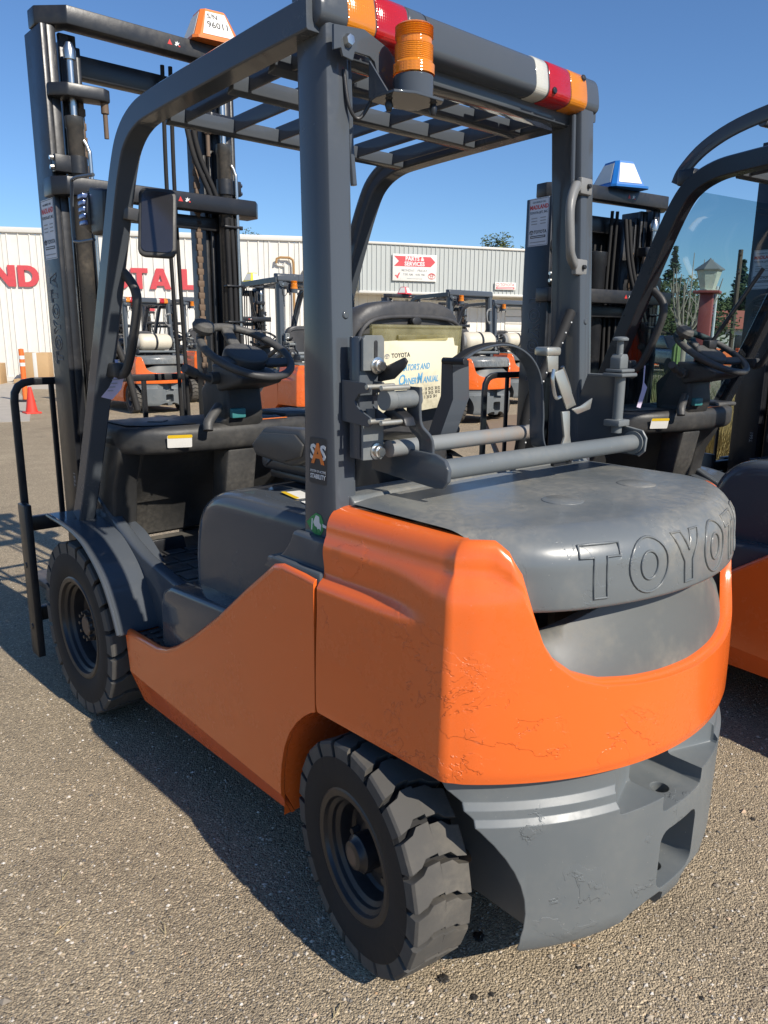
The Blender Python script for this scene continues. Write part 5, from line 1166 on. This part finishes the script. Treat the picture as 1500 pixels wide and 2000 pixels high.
# lamp post, flag, utility pole, barrier
REDW = paint('red_brown_post_paint', (.34, .075, .06), .55, (.2, .08, .06), .3, .1)
lp = empty('lamp_post', (7.9, 3.48, 0), .35, 'red brown square lamp post with a lantern behind the windshield', 'lamp post')
m = MB(); m.box((-.075, -.075, 0), (.075, .075, 1.92), .008); m.build('post', REDW, lp); m = MB(); m.box((-.13, -.13, 0), (.13, .13, .82), .01); m.build('post_plinth', REDW, lp); m = MB(); m.box((-.15, -.15, 1.92), (.15, .15, 1.95), .006); m.build('post_cap', REDW, lp)
FROST = cloudy('frosted_lantern', (.75, .74, .62), (.9, .9, .8), .75)
m = MB(); m.prism([(.12 * math.cos(k * math.pi / 3), .12 * math.sin(k * math.pi / 3)) for k in range(6)], 'z', 0, .01); 
m.lathe([(.085, .01), (.15, .24), (.0, .24)], (0, 0, 0), (0, 0, 1), 6); lt = m.build('lantern_glass', FROST, lp, 20); lt.location = (0, 0, 1.955)
m = MB(); m.lathe([(.175, .0), (.175, .012), (.05, .10), (.02, .125), (.0, .15)], (0, 0, 2.19), (0, 0, 1), 6); m.build('lantern_roof', STEELG, lp, 20)
fp = empty('flagpole', (28.6, 13.3, 0), 0, 'white flagpole flying a striped flag behind the lamp post', 'flagpole')
m = MB(); m.tube([(0, 0, 0), (0, 0, 3.3)], .05, 8); m.build('pole', WHITEP, fp)
FLB = plain('flag_blue', (.03, .05, .16), .8)
def fpt(u, v): return Vector((-.55 * u * .75, .55 * u * .66 + .06 * math.sin(5 * u), 3.05 - .85 * v - .25 * u))
for k in range(13):
    m = MB(); u0 = .42 if k < 7 else 0
    m.grid([[fpt(u0 + (1 - u0) * i / 10, k / 13) for i in range(11)], [fpt(u0 + (1 - u0) * i / 10, (k + 1) / 13) for i in range(11)]]); m.build('flag_stripe', REDLET if k % 2 == 0 else PAPER, fp)
m = MB(); m.grid([[fpt(.42 * i / 5, 7 / 13 * j) for i in range(6)] for j in (0, 1)]); fc = m.build('flag_canton', FLB, fp)
for i in range(4):
    for j in range(3): p = fpt(.05 + .10 * i, .07 + .17 * j); plate('flag_star', .025, .04, PAPER, fc, (-.75, .66, -.3), (0, 0, 1), (p.x - .01, p.y - .02, p.z), .002, .01)
up = empty('utility_pole', (44.8, 19.9, 0), R(25), 'wooden utility pole with two cross arms far behind the windshield', 'utility pole')
m = MB(); m.tube([(0, 0, 0), (0, 0, 6.3)], .13, 8); m.build('pole', BARK, up)
for z, w in ((5.0, 1.0), (6.0, .8)):
    m = MB(); m.box((-w, -.06, z - .06), (w, .06, z + .06), .01); ca = m.build('cross_arm', BARK, up)
    for s in (-.9, -.4, .4, .9): m = MB(); m.lathe([(0, 0), (.05, 0), (.06, .08), (0, .14)], (s * w, 0, z + .05), (0, 0, 1), 8); m.build('insulator', STEELD, ca)
ob = empty('orange_barrier', (35.0, 18.3, 0), R(-42), 'long low orange barrier beyond the cactus', 'barrier')
for k in range(4): m = MB(); m.prism([(0, 0), (1.9, 0), (1.9, .9 - .1 * k), (.0, 1.15 - .1 * k)], 'y', 0, .4, .03); o = m.build('barrier_segment', CONEO, ob); o.location = (-2.6 + k * 1.95, 0, 0)
cone((33.8, 18.9), .72, 'striped orange cone by the orange barrier', CONEO); cone((36.0, 15.6), .72, 'striped orange cone by the right windshield pillar', CONEO)
REDR = plain('red_tile_roof', (.42, .13, .09), .8)
for i, (x, y, w, h) in enumerate(((50, 19.5, 9, 3.0), (46, 24.5, 7, 2.4), (52, 15, 8, 3.2))):
    hs = empty('house', (x, y, 0), R(-45), ['low house with a red roof beside the utility pole', 'low house behind the bare tree', 'house behind the right windshield pillar'][i], 'house', 'distant houses')
    m = MB(); m.box((-w / 2, -2, 0), (w / 2, 2, h * .62), .02); m.build('wall', TRIM, hs); m = MB(); m.prism([(-2.3, h * .62), (2.3, h * .62), (0, h)], 'x', -w / 2 - .3, w / 2 + .3, 0); m.build('roof', REDR if i != 1 else STEELD, hs)
    for k in range(3): m = MB(); m.box((-w * .36 + k * w * .3, -2.03, h * .2), (-w * .36 + k * w * .3 + 1.0, -1.99, h * .5), .01); m.build('window', BLACKM, hs)
CARS = [(30.5, 10.6, (.55, .56, .58), 'silver parked car in front of the flagpole'), (27.0, 13.9, (.06, .07, .09), 'dark parked car left of the flagpole'), (31.5, 16.6, (.60, .60, .58), 'white parked car near the orange barrier')]
for x, y, col, lab in CARS:
    c = empty('parked_car', (x, y, 0), R(52), lab, 'car', 'cars parked beyond the planting bed'); cm = paint('car_paint', col, .3, (.2, .2, .2), .1, .02, coat=.5, bevel=0)
    m = MB(); m.prism([(-2.1, .35), (-2.1, .80), (-1.3, .92), (1.5, .95), (2.1, .85), (2.1, .35)], 'y', -.85, .85, .08, 3); m.build('body', cm, c)
    m = MB(); m.prism([(-1.0, .92), (-.45, 1.42), (.85, 1.42), (1.5, .95)], 'y', -.74, .74, .06, 3); m.build('cabin', BARREL, c)
    for sx in (-1.3, 1.3):
        for sy in (-.8, .8): m = MB(); m.lathe([(0, -.09), (.2, -.09), (.31, -.07), (.31, .07), (.2, .09), (0, .09)], (sx, sy, .31), (0, 1, 0), 20); m.build('wheel', RUBBER, c)
# ------------------------------------------------------------------ the trucks
FL = empty('forklift', (0, 0, 0), 0, 'orange and gray forklift in the foreground seen from behind, amber beacon on its roof', 'forklift', 'forklifts in the yard')
build_forklift(FL)
# operator's manual tucked at the seat back pocket
MCREAM = paint('stained_cream_paper', (.70, .64, .46), .7, (.30, .26, .17), .95, .3, bevel=0)
mn = empty('operators_manual', (0, 0, 0), 0, 'stained cream manual with blue title in the seat back pocket', 'booklet')
Xm = Vector((1, 0, .045)).normalized(); Um = Vector((-.02, .03, 1)).normalized()
m = MB(); m.prism([(-.165, -.092), (-.172, .048), (-.148, .086), (.134, .084), (.138, .062), (.152, .060), (.124, -.106), (-.16, -.114)], 'z', -.006, .0, .001); cv = frame(m.build('cover', MCREAM, mn), Xm, Um, (-.002, .385, 1.312))
def mt(s, size, x, z, mat, bold=0, shear=0, sx=1, align='LEFT'): text('cover_text', s, size, mat, cv, (1, 0, 0), (0, 1, 0), (x, z, .0003), bold, .0002, align, shear, sx)
mt('TOYOTA', .0165, -.108, .046, BLACKP, .0004)
for a, b_, cy in ((.0085, .006, 0), (.006, .0025, .0022), (.0025, .006, 0)):
    m = MB(); m.tube([(q[0], q[1], .0005) for q in ell(-.124, .046 + cy, a, b_, 18)], .0006, 5, closed=True, up=(0, 0, 1)); m.build('cover_emblem', GRAYP, cv)
mt('O', .040, -.112, .016, BLUEP, .0008, .35, .8); mt('PERATOR\'S AND', .0235, -.092, .011, BLUEP, .0006, .35, .72)
mt('O', .040, -.090, -.021, BLUEP, .0008, .35, .8); mt('WNER\'S', .0235, -.070, -.026, BLUEP, .0006, .35, .72); mt('M', .040, -.018, -.021, BLUEP, .0008, .35, .62); mt('ANUAL', .0235, .006, -.026, BLUEP, .0006, .35, .76)
for i, s in enumerate(('10/15 · 18  20·25  30·32', '10/15 · 18  20·25  30·32', '20·23  1  20·25  30·1')): mt(s, .0125, -.018, -.052 - .011 * i, BLACKP, .0002, 0, .74)
# price tag tied to the handle
def hat(root_name, loc, rz, mat, label, words, tilt=0):
    h = empty(root_name, loc, rz, label, 'roof sign', 'pyramid roof signs on the masts'); w, t, H = .115, .062, .135; h.scale = (.86,) * 3
    m = MB(); lo = [(-w, -w), (w, -w), (w, w), (-w, w)]; r = []
    def oct_(s, c): return [(-s + c, -s), (s - c, -s), (s, -s + c), (s, s - c), (s - c, s), (-s + c, s), (-s, s - c), (-s, -s + c)]
    a = [(*p, 0) for p in oct_(w, .02)]; b_ = [(*p, H) for p in oct_(t, .018)]; f0 = [(*p, 0) for p in oct_(w + .014, .022)]; f1 = [(*p, -.012) for p in oct_(w + .014, .022)]
    vs = f1 + f0 + a + b_; fs = [tuple(range(24, 32)), tuple(range(8))[::-1]]
    for q in range(3):
        for k in range(8): fs.append((q * 8 + k, q * 8 + (k + 1) % 8, q * 8 + 8 + (k + 1) % 8, q * 8 + 8 + k))
    m.add(vs, fs); m.build('sign_shell', mat, h, 20)
    sl = math.atan2(w - t, H)
    for q in range(4):
        ang = q * math.pi / 2; d = Vector((math.sin(ang), -math.cos(ang), 0)); xx = Vector((math.cos(ang), math.sin(ang), 0)); upv = Vector((-d.x * math.sin(sl), -d.y * math.sin(sl), math.cos(sl))); nn = xx.cross(upv).normalized()
        c = d * ((w + t) / 2 + .0) + Vector((0, 0, H / 2)) + nn * .0015
        m = MB(); m.prism([(-.078, -.058), (.078, -.058), (.046, .058), (-.046, .058)], 'z', 0, .001); pn = frame(m.build('sign_face', PAPER, h), xx, upv, c)
        if q == 0:
            for (s, sz, px, pz) in words: text('sign_writing', s, sz, BLACKP, pn, (1, 0, 0), (0, 1, 0), (px, pz, .0015), .0005, .0002)
    return h
HATO = plain('orange_sign_plastic', (.80, .20, .035), .4); HATB = plain('blue_sign_plastic', (.015, .16, .50), .4); HATR = plain('red_sign_plastic', (.72, .07, .09), .5); HATY = plain('yellow_sign_plastic', (.85, .72, .05), .5)
hat('roof_sign', (.255, 1.905, 2.541), R(-8), HATO, 'orange pyramid sign with handwritten number on the nearest mast', (('S/N', .034, -.018, .034), ('96011', .044, .004, -.008)))
tg = empty('paper_tag', (-.452, 1.36, 1.285), 0, 'lilac paper tag tied to the front grab handle of the nearest truck', 'tag')
m = MB(); m.grid([[(-.004, .02, .035), (.006, .02, .035)], [(-.006, .0, .0), (.006, .0, .0)], [(-.016, -.008, -.012), (.016, -.012, -.006)], [(-.040, -.004, -.055), (.0, -.01, -.06)], [(-.065, .004, -.085), (-.03, .0, -.095)]]); m.build('tag_paper', LILAC, tg)
for k in range(4): m = MB(); m.box((-.03 - .006 * k, -.0125, -.03 - .012 * k), (-.005 - .008 * k, -.0105, -.027 - .012 * k), 0); m.build('tag_line', GRAYP, tg)

# neighbouring truck with windshield and shorter mast
CABB = paint('shaded_cab_frame', (.016, .018, .022), .28, (.1, .1, .1), .06, .05)  # darker copy of the guard paint, shade on these pillars put into the colour
N1 = empty('forklift', (1.70, -.80, 0), R(-8.5), 'orange forklift with windshield cab and wiper parked to the right of the foreground truck', 'forklift', 'forklifts in the yard')
SKIP1 = ('mast_outer_rail', 'mast_inner_rail', 'mast_third_rail', 'lift_cylinder', 'cylinder_clamp', 'rod_bracket', 'lift_chain', 'mast_top_beam', 'mast_inner_beam', 'mast_middle_beam', 'mast_stay', 'mast_lower_beam', 'mast_hose', 'cable_tie', 'dealer_sticker', 'sticker_text', 'sticker_line', 'sticker_emblem', 'sticker_bar', 'raised_letter', 'serial_text', 'tilt_cylinder', 'backrest_frame', 'backrest_bar', 'carriage_bar', 'fork', 'fork_side_plate', 'plate_bolt')
SKIPT = ('bracket_channel', 'latch_jaw', 'jaw_web', 'latch_lever', 'swing_pin', 'cradle_arm', 'cradle_side_plate', 'cradle_pipe', 'cradle_end_plate', 'end_plate_flange', 'hinge_post', 'plunger_knob', 'strap_carrier', 'tank_strap', 'fuel_hose', 'manual_pocket', 'pocket_rim', 'pocket_hook')
NOMIR = ('mirror', 'mirror_arm', 'work_light_housing')
for ch in list(FL.children):
    if ch.name.split('.')[0] not in SKIP1 + SKIPT + NOMIR + ('beacon_bracket', 'beacon_base'): copy_tree(ch, N1, SKIPT)
build_mast(N1, 2.10)
M1 = Matrix.Translation((1.70, -.80, 0)) @ Matrix.Rotation(R(-8.5), 4, 'Z')
m = MB(); m.lathe([(0, .2), (.055, .2), (.055, 1.75), (.06, 1.76), (.06, 1.82), (0, 1.83)], (0, 2.0, 0), (0, 0, 1), 24); m.build('free_lift_cylinder', BLACKM, N1)
m = MB(); m.box((-.285, 2.062, .2), (.27, 2.072, 1.97), .002); m.build('mast_black_filler', BLACKM, N1)  # added black filler sheet, makes the open mast look solid dark
for s in (-1, 1):
    m = MB(); m.box((min(s * .135, s * .255), 1.955, .15), (max(s * .135, s * .255), 2.05, 1.98), .006); m.build('carriage_rail', BLACKM, N1)
for o in N1.children:
    if o.name.split('.')[0] in ('front_pillar_rail', 'rear_pillar', 'dashboard'):
        if o.name.split('.')[0] == 'front_pillar_rail': o.data = o.data.copy(); o.data.materials[0] = CABB
WS = glass('tinted_windshield', (.58, .74, .76), .7)
def pil(t):  # along the front pillar, behind its inner edge
    P = [(1.60, .92), (1.40, 1.32), (1.24, 1.70), (1.16, 1.86), (1.10, 1.94)]
    q = spline([Vector((a, c, 0)) for a, c in P], 6); return q
ws = MB(); pp = pil(0); ws.grid([[(-.435, q.x - .004, q.y), (0, q.x + .002, q.y), (.435, q.x - .004, q.y)] for q in pp]); ws.build('windshield', WS, N1, 80)
m = MB(); m.sweep([(-.435, 1.61, .905), (.435, 1.61, .905)], rrect(.02, .03, .005)); m.build('windshield_seal', RUBBER, N1)
m = MB(); m.tube([(-.10, 1.54, .96), (-.03, 1.44, 1.15), (.03, 1.335, 1.375)], .007, 8, 4); m.box((.0, 1.30, 1.355), (.06, 1.34, 1.395), .008); wp = m.build('wiper_arm', BLACKM, N1)
m = MB(); m.tube([(-.02, 1.49, 1.06), (.05, 1.325, 1.385), (.15, 1.18, 1.70)], .009, 8, 4); m.build('wiper_blade', BLACKM, wp)
m = MB(); m.cyl((-.22, 1.53, 1.02), (-.12, 1.53, 1.04), .035, 16); m.box((-.20, 1.48, .99), (-.08, 1.58, 1.05), .015); m.build('wiper_motor', BLACKM, N1)
m = MB(); m.tube([(-.25, 1.47, 1.00), (-.05, 1.455, 1.01), (-.03, 1.44, .99)], .006, 8, 4); m.build('wiper_cable', BLACKM, N1)
for s in (-1, 1):
    m = MB(); m.sweep(spline([(.478 * s, 1.185, 1.975), (.478 * s, 1.16, 2.02), (.478 * s, 1.08, 2.085), (.478 * s, .95, 2.135), (.478 * s, .75, 2.165), (.478 * s, .45, 2.18)], 5), rrect(.012, .052, .004), up=(0, 0, 1)); vb = m.build('visor_bar', GUARD, N1)
    m = MB(); m.box((min(.46 * s, .50 * s), 1.10, 1.965), (max(.46 * s, .50 * s), 1.17, 2.02), .006); m.build('visor_bracket', BLACKM, vb)
m = MB(); m.tube([(-.478, .86, 2.13), (.478, .86, 2.13)], .016, 10); m.build('visor_rod', GUARD, N1)
hat('roof_sign', tuple(M1 @ Vector((.02, 1.905, 2.111))), R(-20), HATB, 'blue pyramid sign on the mast of the windshield truck', ())
tg2 = empty('paper_tag', tuple(M1 @ Vector((-.43, 1.30, 1.22))), 0, 'pale lilac tag hanging from the handle inside the windshield', 'tag')
m = MB(); m.grid([[(-.006, .0, .07), (.006, .0, .07)], [(-.004, 0, .0), (.006, 0, .0)], [(-.02, -.006, -.03), (.016, -.01, -.02)], [(-.045, -.004, -.10), (-.025, -.01, -.105)]]); m.build('tag_paper', LILAC, tg2)
# third truck further right
N2 = empty('forklift', (3.25, -1.2, 0), R(-9), 'dark masted forklift at the right edge beyond the windshield truck', 'forklift', 'forklifts in the yard')
for ch in list(FL.children):
    if ch.name.split('.')[0] not in SKIPT + NOMIR + ('beacon_bracket', 'beacon_base'): copy_tree(ch, N2, SKIPT)
# trucks standing further back
def far_truck(loc, rz, label, tank=True, skip=(), scale=1.0, lens_on=True):
    t = empty('forklift', loc, rz, label, 'forklift', 'forklifts in the yard'); t.scale = (scale,) * 3
    drop = ('sas_sticker', 'sas_letter', 'sas_text', 'leaf_sticker', 'leaf_truck_mark', 'leaf_truck_wheel', 'manual_pocket', 'tank_strap', 'fuel_hose', 'strap_carrier') + NOMIR + SKIP1 + skip
    sub = ('manual_pocket', 'pocket_rim', 'pocket_hook') + (() if lens_on else ('turn_lens', 'brake_lens', 'reverse_lens', 'lens_screw'))
    for ch in list(FL.children):
        if ch.name.split('.')[0] not in drop: copy_tree(ch, t, sub)
    for ch in list(N1.children):
        if ch.name.split('.')[0] in SKIP1 and not ch.name.startswith(('sticker', 'dealer', 'raised', 'serial')): copy_tree(ch, t)
    if tank: build_tank(t)
    return t
A = far_truck((4.72, 12.0, 0), R(2), 'orange forklift with cream gas tank seen between the mast and steering wheel', scale=.95)
B_ = far_truck((4.35, 6.60, 0), R(-2), 'gray roofed forklift with amber beacon behind the steering wheel', False, lens_on=False)
C_ = far_truck((8.15, 7.38, 0), R(-4), 'orange forklift with gas tank behind the seat back and strap', lens_on=False)
D_ = far_truck((6.6, 13.4, 0), R(3), 'far forklift partly hidden behind the gray roofed truck', False, lens_on=False)
E_ = far_truck((11.4, 9.2, 0), R(-4), 'far forklift seen between the seat back and the neighbouring mast', lens_on=False)
hat('roof_sign', (8.25, 9.28, 2.113), R(20), HATR, 'small red pyramid sign beyond the seat back', ()); hat('roof_sign', (4.58, 8.5, 2.113), R(10), HATY, 'yellow pyramid sign on the mast behind the steering wheel', ())
